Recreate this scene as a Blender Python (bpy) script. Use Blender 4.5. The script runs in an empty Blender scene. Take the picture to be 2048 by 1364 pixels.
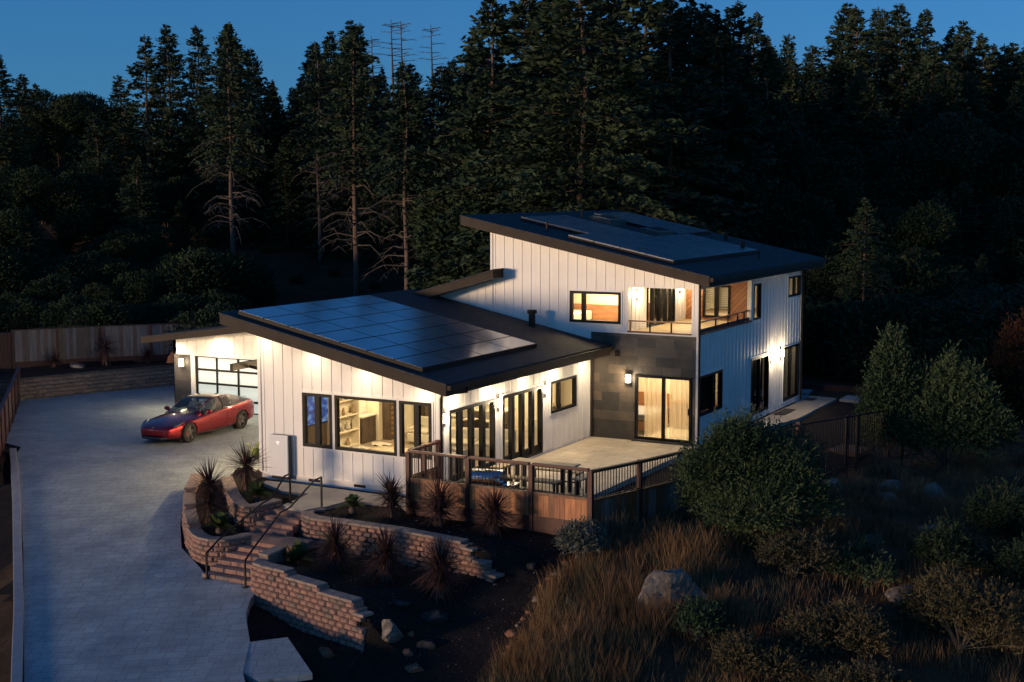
import bpy, bmesh, math, random
import numpy as np
from mathutils import Vector, Matrix, noise
from mathutils.geometry import delaunay_2d_cdt
C = bpy.context.scene.collection
sc = bpy.context.scene
R = math.radians
PI = math.pi
# ---------------------------------------------------------------- camera
cam = bpy.data.cameras.new('camera'); camo = bpy.data.objects.new('camera', cam); C.objects.link(camo)
RT = Vector((0.87845062, 0.4778263, -0.00255632)); UPV = Vector((-0.05018879, 0.09758621, 0.99396077)); FW = Vector((-0.47519006, 0.87301716, -0.10970619))
mw = Matrix.Identity(4)
for i in range(3):
    mw[i][0] = RT[i]; mw[i][1] = UPV[i]; mw[i][2] = -FW[i]
mw[0][3], mw[1][3], mw[2][3] = 18.74618, -30.45133, 7.96131
camo.matrix_world = mw
cam.sensor_width = 36; cam.lens = 48.1507; cam.clip_start = .1; cam.clip_end = 3000
sc.camera = camo
# ---------------------------------------------------------------- sky, after-glow, exposure
w = bpy.data.worlds.new("World"); sc.world = w; w.use_nodes = True
wn = w.node_tree; bg = wn.nodes['Background']; sky = wn.nodes.new('ShaderNodeTexSky'); sky.sky_type = 'NISHITA'
SUN_AZ = R(-145)      # the sun has just set, to the left and a little behind the camera (measured from +Y towards +X)
sky.sun_disc = False; sky.sun_elevation = R(1.0); sky.sun_rotation = SUN_AZ
sky.ozone_density = 4.6; sky.air_density = 1.0; sky.dust_density = 0.0
tcw = wn.nodes.new('ShaderNodeTexCoord'); vaw = wn.nodes.new('ShaderNodeVectorMath'); vaw.operation = 'ADD'; vaw.inputs[1].default_value = (0, 0, .10)
wn.links.new(tcw.outputs['Generated'], vaw.inputs[0]); wn.links.new(vaw.outputs[0], sky.inputs[0])
tw = wn.nodes.new('ShaderNodeVectorMath'); tw.operation = 'MULTIPLY'; tw.inputs[1].default_value = (.78, .90, .84)      # colour tint that dims the whole sky, red most
wn.links.new(sky.outputs[0], tw.inputs[0]); wn.links.new(tw.outputs[0], bg.inputs[0]); bg.inputs[1].default_value = 0.113
sun = bpy.data.lights.new('afterglow', 'SUN'); sun.energy = .53; sun.angle = R(9); sun.color = (1, .70, .44)
suno = bpy.data.objects.new('afterglow', sun); C.objects.link(suno)
sd = Vector((math.sin(SUN_AZ), math.cos(SUN_AZ), math.tan(R(2.0)))).normalized()
suno.rotation_euler = sd.to_track_quat('Z', 'Y').to_euler(); suno.location = (-30, -20, 40)
sc.view_settings.view_transform = 'Standard'; sc.view_settings.look = 'None'; sc.view_settings.gamma = 1
sc.view_settings.exposure = 2.6
sc.render.engine = 'CYCLES'
cy = sc.cycles
cy.use_denoising = True; cy.max_bounces = 6; cy.transparent_max_bounces = 12; cy.diffuse_bounces = 3; cy.glossy_bounces = 3
cy.sample_clamp_indirect = 3; cy.caustics_reflective = False; cy.caustics_refractive = False

# ---------------------------------------------------------------- helpers
def tag(o, label=None, cat=None, group=None, kind=None):
    if label: o['label'] = label
    if cat: o['category'] = cat
    if group: o['group'] = group
    if kind: o['kind'] = kind
    return o
def empty(name, loc=(0, 0, 0), rz=0, label=None, cat=None, group=None, parent=None):
    o = bpy.data.objects.new(name, None); C.objects.link(o); o.location = loc; o.rotation_euler = (0, 0, rz)
    o.empty_display_size = .2
    if parent: o.parent = parent
    return tag(o, label, cat, group)
class Frame:
    """a wall plane: o + u*U + v*Z + d*N"""
    def __init__(s, o, u, n): s.o = Vector(o); s.u = Vector(u); s.n = Vector(n)
    def __call__(s, u, v, d=0): return s.o + s.u * u + s.n * d + Vector((0, 0, v))
class MB:
    def __init__(s): s.v = []; s.f = []; s.m = []
    def poly(s, pts, mi=0):
        k = len(s.v); s.v += [tuple(p) for p in pts]; s.f.append(tuple(range(k, k + len(pts)))); s.m.append(mi); return s
    def hexa(s, p, mi=0):           # 8 points: bottom ring 0-3, top ring 4-7
        k = len(s.v); s.v += [tuple(q) for q in p]
        for q in ((3, 2, 1, 0), (4, 5, 6, 7), (0, 1, 5, 4), (1, 2, 6, 5), (2, 3, 7, 6), (3, 0, 4, 7)):
            s.f.append(tuple(k + i for i in q)); s.m.append(mi)
        return s
    def box(s, x0, x1, y0, y1, z0, z1, mi=0):
        return s.hexa([(x0, y0, z0), (x1, y0, z0), (x1, y1, z0), (x0, y1, z0), (x0, y0, z1), (x1, y0, z1), (x1, y1, z1), (x0, y1, z1)], mi)
    def fbox(s, F, u0, u1, v0, v1, d0, d1, mi=0):
        return s.hexa([F(u0, v0, d0), F(u1, v0, d0), F(u1, v0, d1), F(u0, v0, d1), F(u0, v1, d0), F(u1, v1, d0), F(u1, v1, d1), F(u0, v1, d1)], mi)
    def prism(s, pts, z0, z1, mi=0):   # pts ccw
        n = len(pts); k = len(s.v)
        zf0 = z0 if callable(z0) else (lambda x, y: z0); zf1 = z1 if callable(z1) else (lambda x, y: z1)
        s.v += [(p[0], p[1], zf0(p[0], p[1])) for p in pts] + [(p[0], p[1], zf1(p[0], p[1])) for p in pts]
        s.f.append(tuple(range(k, k + n))[::-1]); s.f.append(tuple(range(k + n, k + 2 * n))); s.m += [mi, mi]
        for i in range(n):
            j = (i + 1) % n; s.f.append((k + i, k + j, k + n + j, k + n + i)); s.m.append(mi)
        return s
    def tube(s, pts, r, n=8, mi=0, cap=True):
        pts = [Vector(p) for p in pts]; rr = r if isinstance(r, (list, tuple)) else [r] * len(pts)
        k0 = len(s.v); px = None
        for i, p in enumerate(pts):
            t = (pts[min(i + 1, len(pts) - 1)] - pts[max(i - 1, 0)]).normalized()
            a = px if px is not None else (Vector((0, 0, 1)) if abs(t.z) < .9 else Vector((1, 0, 0)))
            x = (a - t * a.dot(t)); x = x.normalized() if x.length > 1e-6 else t.orthogonal().normalized(); px = x; y = t.cross(x)
            for j in range(n):
                an = 2 * PI * j / n; s.v.append(tuple(p + (x * math.cos(an) + y * math.sin(an)) * rr[i]))
        for i in range(len(pts) - 1):
            for j in range(n):
                a = k0 + i * n + j; b = k0 + i * n + (j + 1) % n; s.f.append((a, b, b + n, a + n)); s.m.append(mi)
        if cap:
            s.f.append(tuple(k0 + j for j in range(n))[::-1]); s.f.append(tuple(k0 + (len(pts) - 1) * n + j for j in range(n))); s.m += [mi, mi]
        return s
    def lathe(s, prof, c=(0, 0, 0), ax='z', n=24, mi=0):
        k0 = len(s.v); c = Vector(c)
        for r, h in prof:
            for j in range(n):
                a = 2 * PI * j / n; p = (r * math.cos(a), r * math.sin(a), h)
                if ax == 'x': p = (p[2], p[0], p[1])
                if ax == 'y': p = (p[0], p[2], p[1])
                s.v.append(tuple(c + Vector(p)))
        for i in range(len(prof) - 1):
            for j in range(n):
                a = k0 + i * n + j; b = k0 + i * n + (j + 1) % n; s.f.append((a, b, b + n, a + n)); s.m.append(mi)
        return s
    def build(s, name, mats, parent=None, smooth=False, loc=None, bevel=0):
        me = bpy.data.meshes.new(name); me.from_pydata(s.v, [], s.f)
        mats = mats if isinstance(mats, (list, tuple)) else [mats]
        for m in mats: me.materials.append(m)
        if len(mats) > 1: me.polygons.foreach_set('material_index', s.m)
        if smooth: me.polygons.foreach_set('use_smooth', [True] * len(s.f))
        me.update()
        bm = bmesh.new(); bm.from_mesh(me); bmesh.ops.recalc_face_normals(bm, faces=bm.faces); bm.to_mesh(me); bm.free()
        o = bpy.data.objects.new(name, me); C.objects.link(o)
        if parent: o.parent = parent
        if loc: o.location = loc
        if bevel:
            b = o.modifiers.new('bevel', 'BEVEL'); b.width = bevel; b.segments = 2; b.limit_method = 'ANGLE'
        return o
def mesh_np(name, V, F, mats, parent=None, midx=None, smooth=False):
    V = np.asarray(V, np.float32); F = np.asarray(F, np.int32); n = F.shape[1]
    me = bpy.data.meshes.new(name); me.vertices.add(len(V)); me.vertices.foreach_set('co', V.ravel())
    me.loops.add(F.size); me.loops.foreach_set('vertex_index', F.ravel())
    me.polygons.add(len(F)); me.polygons.foreach_set('loop_start', np.arange(len(F), dtype=np.int32) * n)
    try: me.polygons.foreach_set('loop_total', np.full(len(F), n, np.int32))
    except Exception: pass
    mats = mats if isinstance(mats, (list, tuple)) else [mats]
    for m in mats: me.materials.append(m)
    if midx is not None: me.polygons.foreach_set('material_index', np.asarray(midx, np.int32))
    if smooth: me.polygons.foreach_set('use_smooth', np.ones(len(F), bool))
    me.update(calc_edges=True); me.validate()
    o = bpy.data.objects.new(name, me); C.objects.link(o)
    if parent: o.parent = parent
    return o
def copy_tree(o, parent=None):
    c = o.copy(); C.objects.link(c)
    if parent: c.parent = parent
    for ch in list(o.children): copy_tree(ch, c)
    return c

# ---------------------------------------------------------------- materials
class NT:
    def __init__(s, name):
        s.m = bpy.data.materials.new(name); s.m.use_nodes = True; s.t = s.m.node_tree; s.n = s.t.nodes; s.b = s.n['Principled BSDF']
    def new(s, t, **k):
        nd = s.n.new('ShaderNode' + t)
        for a, b in k.items(): setattr(nd, a, b)
        return nd
    def link(s, a, b): s.t.links.new(a, b)
    def coord(s, kind='Object', scale=(1, 1, 1), rot=(0, 0, 0)):
        tc = s.new('TexCoord'); mp = s.new('Mapping'); s.link(tc.outputs[kind], mp.inputs[0])
        mp.inputs['Scale'].default_value = scale; mp.inputs['Rotation'].default_value = rot; return mp.outputs[0]
    def noise(s, vec, scale, detail=4, rough=.6):
        n = s.new('TexNoise'); n.inputs['Scale'].default_value = scale; n.inputs['Detail'].default_value = detail; n.inputs['Roughness'].default_value = rough
        if vec is not None: s.link(vec, n.inputs['Vector'])
        return n.outputs['Fac']
    def ramp(s, fac, stops):
        r = s.new('ValToRGB'); s.link(fac, r.inputs[0]); e = r.color_ramp.elements
        while len(e) < len(stops): e.new(.5)
        for i, (p, c) in enumerate(stops): e[i].position = p; e[i].color = (*c, 1)
        return r.outputs[0]
    def mix(s, f, a, b, mode='MIX'):
        m = s.new('Mix', data_type='RGBA', blend_type=mode)
        for sock, v in ((m.inputs[0], f), (m.inputs[6], a), (m.inputs[7], b)):
            if isinstance(v, (int, float)): sock.default_value = v
            elif isinstance(v, tuple): sock.default_value = (*v, 1)
            else: s.link(v, sock)
        return m.outputs[2]
    def bump(s, h, strength=.3, dist=.02):
        b = s.new('Bump'); b.inputs['Strength'].default_value = strength; b.inputs['Distance'].default_value = dist
        s.link(h, b.inputs['Height']); s.link(b.outputs[0], s.b.inputs['Normal'])
    def base(s, c):
        if isinstance(c, tuple): s.b.inputs['Base Color'].default_value = (*c, 1)
        else: s.link(c, s.b.inputs['Base Color'])
    def set(s, rough=None, metal=None, spec=None, coat=None):
        if rough is not None: s.b.inputs['Roughness'].default_value = rough
        if metal is not None: s.b.inputs['Metallic'].default_value = metal
        if spec is not None: s.b.inputs['Specular IOR Level'].default_value = spec
        if coat is not None: s.b.inputs['Coat Weight'].default_value = coat; s.b.inputs['Coat Roughness'].default_value = .04
        return s
def simple(name, col, rough=.6, metal=0, var=.25, ns=3, bump=0, bs=40, coat=None, spec=None):
    t = NT(name); v = t.coord()
    f = t.noise(v, ns, 5)
    lo = tuple(c * (1 - var) for c in col); hi = tuple(min(1, c * (1 + var)) for c in col)
    t.base(t.ramp(f, [(.3, lo), (.7, hi)])); t.set(rough, metal, spec, coat)
    if bump: t.bump(t.noise(v, bs, 4), bump, .02)
    return t.m
def emis(name, col, st):
    t = NT(name); t.base((.8, .8, .8)); t.b.inputs['Emission Color'].default_value = (*col, 1); t.b.inputs['Emission Strength'].default_value = st; return t.m
def glassy(name, tint=(1, 1, 1), refl=1.0, rough=0.0, base_mix=.04):
    t = NT(name); t.n.remove(t.b); out = t.n['Material Output']
    tr = t.new('BsdfTransparent'); tr.inputs[0].default_value = (*tint, 1)
    gl = t.new('BsdfGlossy'); gl.inputs['Roughness'].default_value = rough; gl.inputs['Color'].default_value = (refl, refl, refl, 1)
    lw = t.new('LayerWeight'); lw.inputs[0].default_value = .5; pw = t.new('Math', operation='POWER'); t.link(lw.outputs['Facing'], pw.inputs[0]); pw.inputs[1].default_value = 4; fr = t.new('Math', operation='MULTIPLY_ADD'); t.link(pw.outputs[0], fr.inputs[0]); fr.inputs[1].default_value = .6; fr.inputs[2].default_value = .045
    mx = t.new('MixShader'); t.link(fr.outputs[0], mx.inputs[0]); t.link(tr.outputs[0], mx.inputs[1]); t.link(gl.outputs[0], mx.inputs[2])
    t.link(mx.outputs[0], out.inputs[0]); return t.m
def wallcoord(t, plane):      # (u, z) of a wall as texture x, y
    tc = t.new('TexCoord'); sx = t.new('SeparateXYZ'); cx_ = t.new('CombineXYZ'); t.link(tc.outputs['Object'], sx.inputs[0])
    t.link(sx.outputs['X' if plane == 'x' else 'Y'], cx_.inputs[0]); t.link(sx.outputs['Z'], cx_.inputs[1]); return cx_.outputs[0]
M = {}
def mk_siding():
    t = NT('white_board_siding'); v = t.coord()
    f = t.noise(v, 1.3, 5); g = t.noise(t.coord(scale=(30, 30, .6)), 1, 4)
    c = t.ramp(f, [(.3, (.80, .765, .71)), (.7, (.87, .84, .79))])
    t.base(t.mix(.12, c, t.ramp(g, [(.3, (.5, .5, .5)), (.7, (1, 1, 1))]), 'MULTIPLY')); t.set(.55); t.bump(g, .08, .01); return t.m
M['siding'] = mk_siding()
M['trimblack'] = simple('black_window_frame', (.008, .008, .009), .5, .0, .2, spec=.15)
M['fascia'] = simple('dark_bronze_fascia', (.036, .026, .020), .6, 0, .25, 2, .1, spec=.15)
M['soffit'] = simple('pale_soffit', (.62, .58, .52), .6, 0, .08)
def mk_shingle():
    t = NT('asphalt_shingles'); v = t.coord(rot=(0, 0, R(90)))
    b = t.new('TexBrick'); t.link(v, b.inputs['Vector']); b.offset = .5
    b.inputs['Color1'].default_value = (.020, .020, .021, 1); b.inputs['Color2'].default_value = (.042, .041, .042, 1); b.inputs['Mortar'].default_value = (.012, .012, .014, 1)
    b.inputs['Scale'].default_value = 1; b.inputs['Mortar Size'].default_value = .006; b.inputs['Brick Width'].default_value = .27; b.inputs['Row Height'].default_value = .13
    n = t.noise(t.coord(), 60, 3)
    t.base(t.mix(.5, b.outputs[0], t.ramp(n, [(.3, (.4, .4, .4)), (.7, (1.4, 1.4, 1.4))]), 'MULTIPLY')); t.set(.85)
    t.bump(b.outputs['Fac'], -.4, .01); return t.m
M['shingle'] = mk_shingle()
def mk_stone(name, plane, bw=.62, rh=.3, c1=(.050, .046, .042), c2=(.155, .125, .092)):
    t = NT(name); v = wallcoord(t, plane)
    b = t.new('TexBrick'); t.link(v, b.inputs['Vector']); b.offset = .37; b.offset_frequency = 2; b.squash = .8; b.squash_frequency = 3
    b.inputs['Color1'].default_value = (*c1, 1); b.inputs['Color2'].default_value = (*c2, 1); b.inputs['Mortar'].default_value = (.05, .045, .04, 1)
    b.inputs['Scale'].default_value = 1; b.inputs['Mortar Size'].default_value = .003; b.inputs['Brick Width'].default_value = bw; b.inputs['Row Height'].default_value = rh; b.inputs['Bias'].default_value = -.1
    n = t.noise(t.coord(), 2.4, 7, .7); n2 = t.noise(t.coord(scale=(1, 1, 2.5)), 14, 6, .7)
    c = t.mix(.6, b.outputs[0], t.ramp(n, [(.3, (.5, .55, .6)), (.7, (1.3, 1.1, .95))]), 'MULTIPLY')
    t.base(t.mix(.5, c, t.ramp(n2, [(.3, (.6, .6, .6)), (.75, (1.25, 1.25, 1.2))]), 'MULTIPLY')); t.set(.6)
    t.bump(n2, .35, .015); return t.m
M['slate'] = mk_stone('slate_cladding', 'x')
M['slate_dark'] = mk_stone('dark_slate_cladding', 'x', .6, .3, (.03, .03, .032), (.07, .065, .06))
def mk_panel():
    t = NT('solar_panel_glass'); v = t.coord(); n = t.noise(v, 7, 3)
    t.base(t.ramp(n, [(.3, (.34, .37, .39)), (.7, (.44, .46, .49))])); t.set(.15, .72, 1.0)
    t.bump(t.noise(v, 1.6, 2), .03, .02); return t.m
M['panel'] = mk_panel()
t = NT('upper_solar_panel_glass'); t.base(t.ramp(t.noise(t.coord(), 1.1, 3), [(.3, (.26, .25, .25)), (.7, (.36, .34, .335))])); t.set(.22, .1, .8); M['panel2'] = t.m  # pale warm grey base paints in the reflection of the trees
M['alu'] = simple('grey_aluminium', (.35, .36, .38), .35, .9, .1)
M['blackmetal'] = simple('black_steel', (.010, .010, .011), .5, .0, .3, 8, spec=.2)
M['framegrey'] = simple('dark_panel_frame', (.22, .22, .235), .5, 0, .1, spec=.2); M['skyl'] = simple('dull_skylight_metal', (.11, .105, .10), .6, 0, .2, spec=.2)
M['glass'] = glassy('window_glass', (.93, .95, .92))
M['glassdark'] = glassy('tinted_window_glass', (.30, .33, .36))
def mk_wood(name, c1, c2, plane='z', grain=(2, 2, 30), rough=.55, knots=True):
    t = NT(name); v = t.coord(scale=grain)
    n = t.noise(v, 1.6, 6, .65); n2 = t.noise(t.coord(scale=tuple(max(1, g * .25) for g in grain)), 1.1, 4)
    c = t.ramp(n, [(.28, c1), (.5, tuple((a + b) / 2 for a, b in zip(c1, c2))), (.72, c2)])
    t.base(t.mix(.45, c, t.ramp(n2, [(.3, (.45, .4, .38)), (.65, (1.2, 1.15, 1.1))]), 'MULTIPLY')); t.set(rough); t.bump(n, .25, .01); return t.m
M['redwood'] = mk_wood('stained_redwood', (.045, .007, .004), (.10, .015, .007), grain=(6, 6, 6))
M['redwood_h'] = mk_wood('redwood_rail', (.08, .018, .009), (.16, .038, .018), grain=(2, 6, 20))
M['board1'] = mk_wood('cedar_board_gold', (.26, .085, .03), (.66, .27, .10), grain=(14, 14, 1.3))
M['board2'] = mk_wood('cedar_board_brown', (.08, .032, .015), (.30, .12, .045), grain=(14, 14, 1.3))
M['board3'] = mk_wood('cedar_board_red', (.13, .042, .02), (.42, .15, .06), grain=(14, 14, 1.3))
M['greyboard'] = mk_wood('weathered_grey_board', (.11, .095, .085), (.29, .255, .23), grain=(14, 14, 1))
M['greyboard2'] = mk_wood('weathered_brown_board', (.08, .055, .042), (.21, .145, .11), grain=(14, 14, 1))
M['redfence'] = mk_wood('red_fence_board', (.045, .010, .008), (.085, .02, .014), grain=(14, 14, 1))
M['tablewood'] = mk_wood('oiled_table_wood', (.32, .24, .13), (.52, .41, .24), grain=(2, 22, 22))
def mk_diag():
    t = NT('diagonal_cedar_siding'); v0 = wallcoord(t, 'x'); mp = t.new('Mapping'); t.link(v0, mp.inputs[0]); mp.inputs['Rotation'].default_value = (0, 0, R(-45))
    b = t.new('TexBrick'); t.link(mp.outputs[0], b.inputs['Vector']); b.offset = .3
    b.inputs['Color1'].default_value = (.26, .10, .035, 1); b.inputs['Color2'].default_value = (.38, .16, .06, 1); b.inputs['Mortar'].default_value = (.03, .012, .006, 1)
    b.inputs['Scale'].default_value = 1; b.inputs['Mortar Size'].default_value = .008; b.inputs['Brick Width'].default_value = 30; b.inputs['Row Height'].default_value = .13
    n = t.noise(t.coord(scale=(3, 3, 3)), 6, 5)
    t.base(t.mix(.4, b.outputs[0], t.ramp(n, [(.3, (.6, .6, .6)), (.7, (1.3, 1.2, 1.1))]), 'MULTIPLY')); t.set(.5); t.bump(b.outputs['Fac'], -.5, .01); return t.m
M['diag'] = mk_diag()
def mk_conc(name, c1, c2, bw=.62, rh=.40, rot=0, mort=(.10, .10, .10), bumpd=.5, ms=.012):
    t = NT(name); v = t.coord(rot=(0, 0, rot))
    dn = t.new('TexNoise'); dn.inputs['Scale'].default_value = 1.2; t.link(v, dn.inputs['Vector'])
    vd = t.new('VectorMath', operation='MULTIPLY_ADD'); t.link(dn.outputs['Color'], vd.inputs[0]); vd.inputs[1].default_value = (.16, .16, 0); t.link(v, vd.inputs[2])
    b = t.new('TexBrick'); t.link(vd.outputs[0], b.inputs['Vector']); b.offset = .43; b.squash = .62; b.squash_frequency = 2; b.offset_frequency = 3
    b.inputs['Color1'].default_value = (*c1, 1); b.inputs['Color2'].default_value = (*c2, 1); b.inputs['Mortar'].default_value = (*mort, 1)
    b.inputs['Scale'].default_value = 1; b.inputs['Mortar Size'].default_value = ms; b.inputs['Mortar Smooth'].default_value = .4; b.inputs['Brick Width'].default_value = bw; b.inputs['Row Height'].default_value = rh
    n = t.noise(t.coord(), .9, 7, .65); n2 = t.noise(t.coord(), 18, 6, .75)
    c = t.mix(.6, b.outputs[0], t.ramp(n, [(.3, (.55, .55, .57)), (.7, (1.3, 1.28, 1.22))]), 'MULTIPLY')
    n4 = t.noise(t.coord(rot=(0, 0, rot + R(20)), scale=(1, 7, 1)), 1.4, 8, .75); n5 = t.noise(t.coord(), .22, 4, .6)
    c = t.mix(.28, c, t.ramp(n4, [(.36, (.62, .62, .64)), (.62, (1.22, 1.2, 1.18))]), 'MULTIPLY'); c = t.mix(.3, c, t.ramp(n5, [(.35, (.7, .71, .73)), (.65, (1.2, 1.18, 1.15))]), 'MULTIPLY')
    t.base(t.mix(.4, c, t.ramp(n2, [(.35, (.6, .6, .6)), (.65, (1.25, 1.25, 1.25))]), 'MULTIPLY')); t.set(.55)
    ad = t.new('Math', operation='MULTIPLY_ADD'); t.link(b.outputs['Fac'], ad.inputs[0]); ad.inputs[1].default_value = -.7; t.link(n2, ad.inputs[2])
    t.bump(ad.outputs[0], bumpd, .02); return t.m
M['drive'] = mk_conc('stamped_concrete_drive', (.29, .345, .36), (.35, .41, .42), .46, .30, R(-28.5), ms=.010, mort=(.19, .21, .22), bumpd=.6)
M['patio'] = mk_conc('stamped_patio', (.52, .44, .33), (.62, .54, .41), .8, .45, 0, (.2, .18, .15), .4, .008)
M['path'] = mk_conc('plain_concrete_path', (.34, .30, .25), (.38, .34, .29), 2.4, 1.6, R(20), (.2, .18, .16), .3, .006)
M['concrete'] = simple('concrete_kerb', (.30, .30, .30), .75, 0, .15, 4, .3)
def mk_mulch():
    t = NT('black_mulch'); v = t.coord(); n = t.noise(v, 25, 6, .8); n2 = t.noise(v, 1.5, 4); n3 = t.noise(v, 90, 2)
    c = t.ramp(n, [(.3, (.010, .009, .009)), (.58, (.034, .028, .025)), (.74, (.13, .10, .08))])
    c = t.mix(.5, c, t.ramp(n2, [(.35, (.5, .5, .5)), (.7, (1.6, 1.5, 1.4))]), 'MULTIPLY')
    t.base(c); t.set(.95, spec=.1); t.bump(n, .9, .06); return t.m
M['mulch'] = mk_mulch()
def mk_ground():
    t = NT('dry_hillside_soil'); v = t.coord(); n = t.noise(v, .35, 6, .7); n2 = t.noise(v, 9, 6, .8)
    c = t.ramp(n, [(.3, (.030, .030, .018)), (.5, (.075, .050, .030)), (.7, (.14, .085, .05))])
    t.base(t.mix(.6, c, t.ramp(n2, [(.3, (.4, .4, .4)), (.7, (1.5, 1.4, 1.3))]), 'MULTIPLY')); t.set(.95, spec=.1); t.bump(n2, .8, .08); return t.m
M['soil'] = mk_ground()
BL = [simple('block_tan', (.27, .16, .12), .85, 0, .3, 14, .6, 30), simple('block_pink', (.32, .18, .135), .85, 0, .3, 14, .6, 30), simple('block_grey', (.20, .145, .115), .85, 0, .3, 14, .6, 30)]
M['cap'] = simple('wall_cap_stone', (.27, .20, .16), .8, 0, .25, 9, .4, 30)
BG = [simple('back_block_tan', (.20, .165, .13), .85, 0, .3, 14, .6, 30), simple('back_block_brown', (.24, .19, .15), .85, 0, .3, 14, .6, 30), simple('back_block_grey', (.17, .145, .12), .85, 0, .3, 14, .6, 30)]
def mk_rock(name, c1, c2, c3):
    t = NT(name); v = t.coord(); n = t.noise(v, 3, 8, .75); n2 = t.noise(v, 14, 6, .8)
    c = t.ramp(n, [(.3, c1), (.5, c2), (.68, c3)])
    t.base(t.mix(.5, c, t.ramp(n2, [(.35, (.45, .45, .45)), (.65, (1.35, 1.35, 1.35))]), 'MULTIPLY')); t.set(.9, spec=.2); t.bump(n2, .8, .05); return t.m
M['rockgrey'] = mk_rock('lichen_grey_rock', (.07, .06, .05), (.20, .165, .135), (.40, .34, .28))
M['rockred'] = mk_rock('red_sandstone', (.11, .05, .03), (.28, .13, .075), (.36, .20, .13))
M['rockdark'] = mk_rock('dark_basalt', (.012, .012, .013), (.035, .035, .036), (.09, .085, .08))
def mk_leaf(name, c1, c2, rough=.6, tr=.0, hue=.5):
    t = NT(name); oi = t.new('ObjectInfo'); v = t.coord('Object')
    n = t.noise(v, .55, 4, .7); n2 = t.noise(v, 6, 3)
    c = t.ramp(n, [(.32, c1), (.68, c2)])
    c = t.mix(.6, c, t.ramp(n2, [(.3, (.5, .5, .5)), (.7, (1.5, 1.5, 1.5))]), 'MULTIPLY')
    c = t.mix(.5, c, t.ramp(oi.outputs['Random'], [(0, (.7, .8, .8)), (1, (1.35, 1.15, .8))]), 'MULTIPLY')
    t.base(c); t.set(max(rough, .7), spec=.12); return t.m
M['fir'] = mk_leaf('fir_needles', (.016, .032, .021), (.046, .070, .040))
M['fir_brown'] = mk_leaf('fir_dead_needles', (.06, .035, .018), (.12, .07, .035))
M['oak'] = mk_leaf('oak_leaves', (.014, .029, .017), (.038, .056, .029))
M['bushgreen'] = mk_leaf('shrub_leaves', (.022, .044, .024), (.070, .10, .050))
M['scrub'] = mk_leaf('dry_scrub_leaves', (.040, .042, .024), (.105, .088, .052))
M['greybush'] = mk_leaf('grey_green_leaves', (.07, .08, .07), (.17, .19, .17))
M['redleaf'] = mk_leaf('rust_leaves', (.07, .025, .012), (.16, .06, .025))
M['bark'] = mk_wood('fir_bark', (.07, .045, .034), (.19, .125, .095), grain=(5, 5, 1.4), rough=.9)
M['deadwood'] = simple('dead_grey_branch', (.085, .07, .06), .9, 0, .3, 4)
M['cordyline'] = mk_leaf('bronze_sword_leaves', (.035, .018, .020), (.10, .055, .055), .45)
M['cordydead'] = mk_leaf('dry_sword_leaves', (.08, .045, .032), (.17, .10, .075), .7)
M['palmleaf'] = mk_leaf('palm_fronds', (.035, .055, .018), (.09, .12, .04), .5)
M['grass'] = mk_leaf('dry_grass_blades', (.12, .066, .034), (.32, .18, .09), .8)
M['grass2'] = mk_leaf('pale_straw_blades', (.18, .11, .055), (.34, .23, .12), .8)
# ---------------------------------------------------------------- land
def sm(a,b,x):
    t=min(1.,max(0.,(x-a)/(b-a)));return t*t*(3-2*t)
def sp(x,k=1.5):
    return x if x*k>30 else math.log1p(math.exp(x*k))/k
def inside(x,y,P):
    c=False;j=len(P)-1
    for i in range(len(P)):
        xi,yi=P[i][0],P[i][1];xj,yj=P[j][0],P[j][1]
        if (yi>y)!=(yj>y) and x<(xj-xi)*(y-yi)/(yj-yi)+xi:c=not c
        j=i
    return c
def zdrive(Y): return -.5-.125*sp(-Y-.2)
UPW=[(-2.15,-2.25),(-2.36,-2.45),(-2.44,-2.7),(-2.28,-3.05),(-1.95,-3.3),(-1.6,-3.36),(-.6,-3.3),(.9,-3.33),(2.95,-3.62),(3.9,-3.85)]   # upper terrace wall
LOW=[(-1.45,-5.1),(-1.36,-5.7),(-1.4,-6.08),(-1.1,-6.25),(-.1,-6.4),(1.0,-6.65),(2.4,-6.95)]     # lower terrace wall
TA=[(-6.6,-1.0),(-5.6,-2.0),(-4.9,-2.7),(-4.1,-3.4),(-3.7,-3.56),(-3.45,-3.35),(-3.4,-2.9),(-3.34,-2.5)]  # inner planter wall
TB=[(-7.95,-.7),(-6.8,-2.3),(-6.1,-3.1),(-4.8,-4.4),(-4.05,-5.0),(-3.6,-5.18),(-3.25,-5.1),(-3.0,-4.85),(-2.9,-4.3)] # outer planter wall
BK=[(-25.3,5.2),(-25.2,8.4),(-24.2,11.2),(-22.9,14.2),(-21.5,17.5)]  # wall behind the parking court
P_UP=UPW[:9]+[(5.2,-3.4),(6.2,-1.9),(5.2,-1.0),(0.,-1.0),(-.6,-.9),(-1.95,-1.3)]
P_MID=LOW+[(4.2,-7.2),(5.,-4.1)]+UPW[::-1][:7]+[(-1.6,-4.4)]
P_TA=TA+[(-3.4,-2.2),(-4.1,-1.6),(-5.2,-1.4),(-5.9,-.4),(-5.9,.3),(-7.6,.9)]
P_TB=TB+[(-3.3,-4.),(-3.7,-3.56),(-4.1,-3.4),(-4.9,-2.7),(-5.6,-2.),(-6.6,-1.),(-7.,-.4)]
P_NEAR=[(-6.6,.9),(-6.6,-.6),(-5.3,-.9),(-4.2,-1.6),(-2.3,-2.3),(-1.9,-1.3),(0,-1.1),(0,.2),(-5.9,.2),(-5.9,.9)]
def hill(x,y):
    D=(x-18.75)*-.478+(y+30.45)*.878
    z=.125*sp(D-64,.3)
    if D>112: z-= .16*(D-112)
    z=max(z,-12)
    return z
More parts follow.
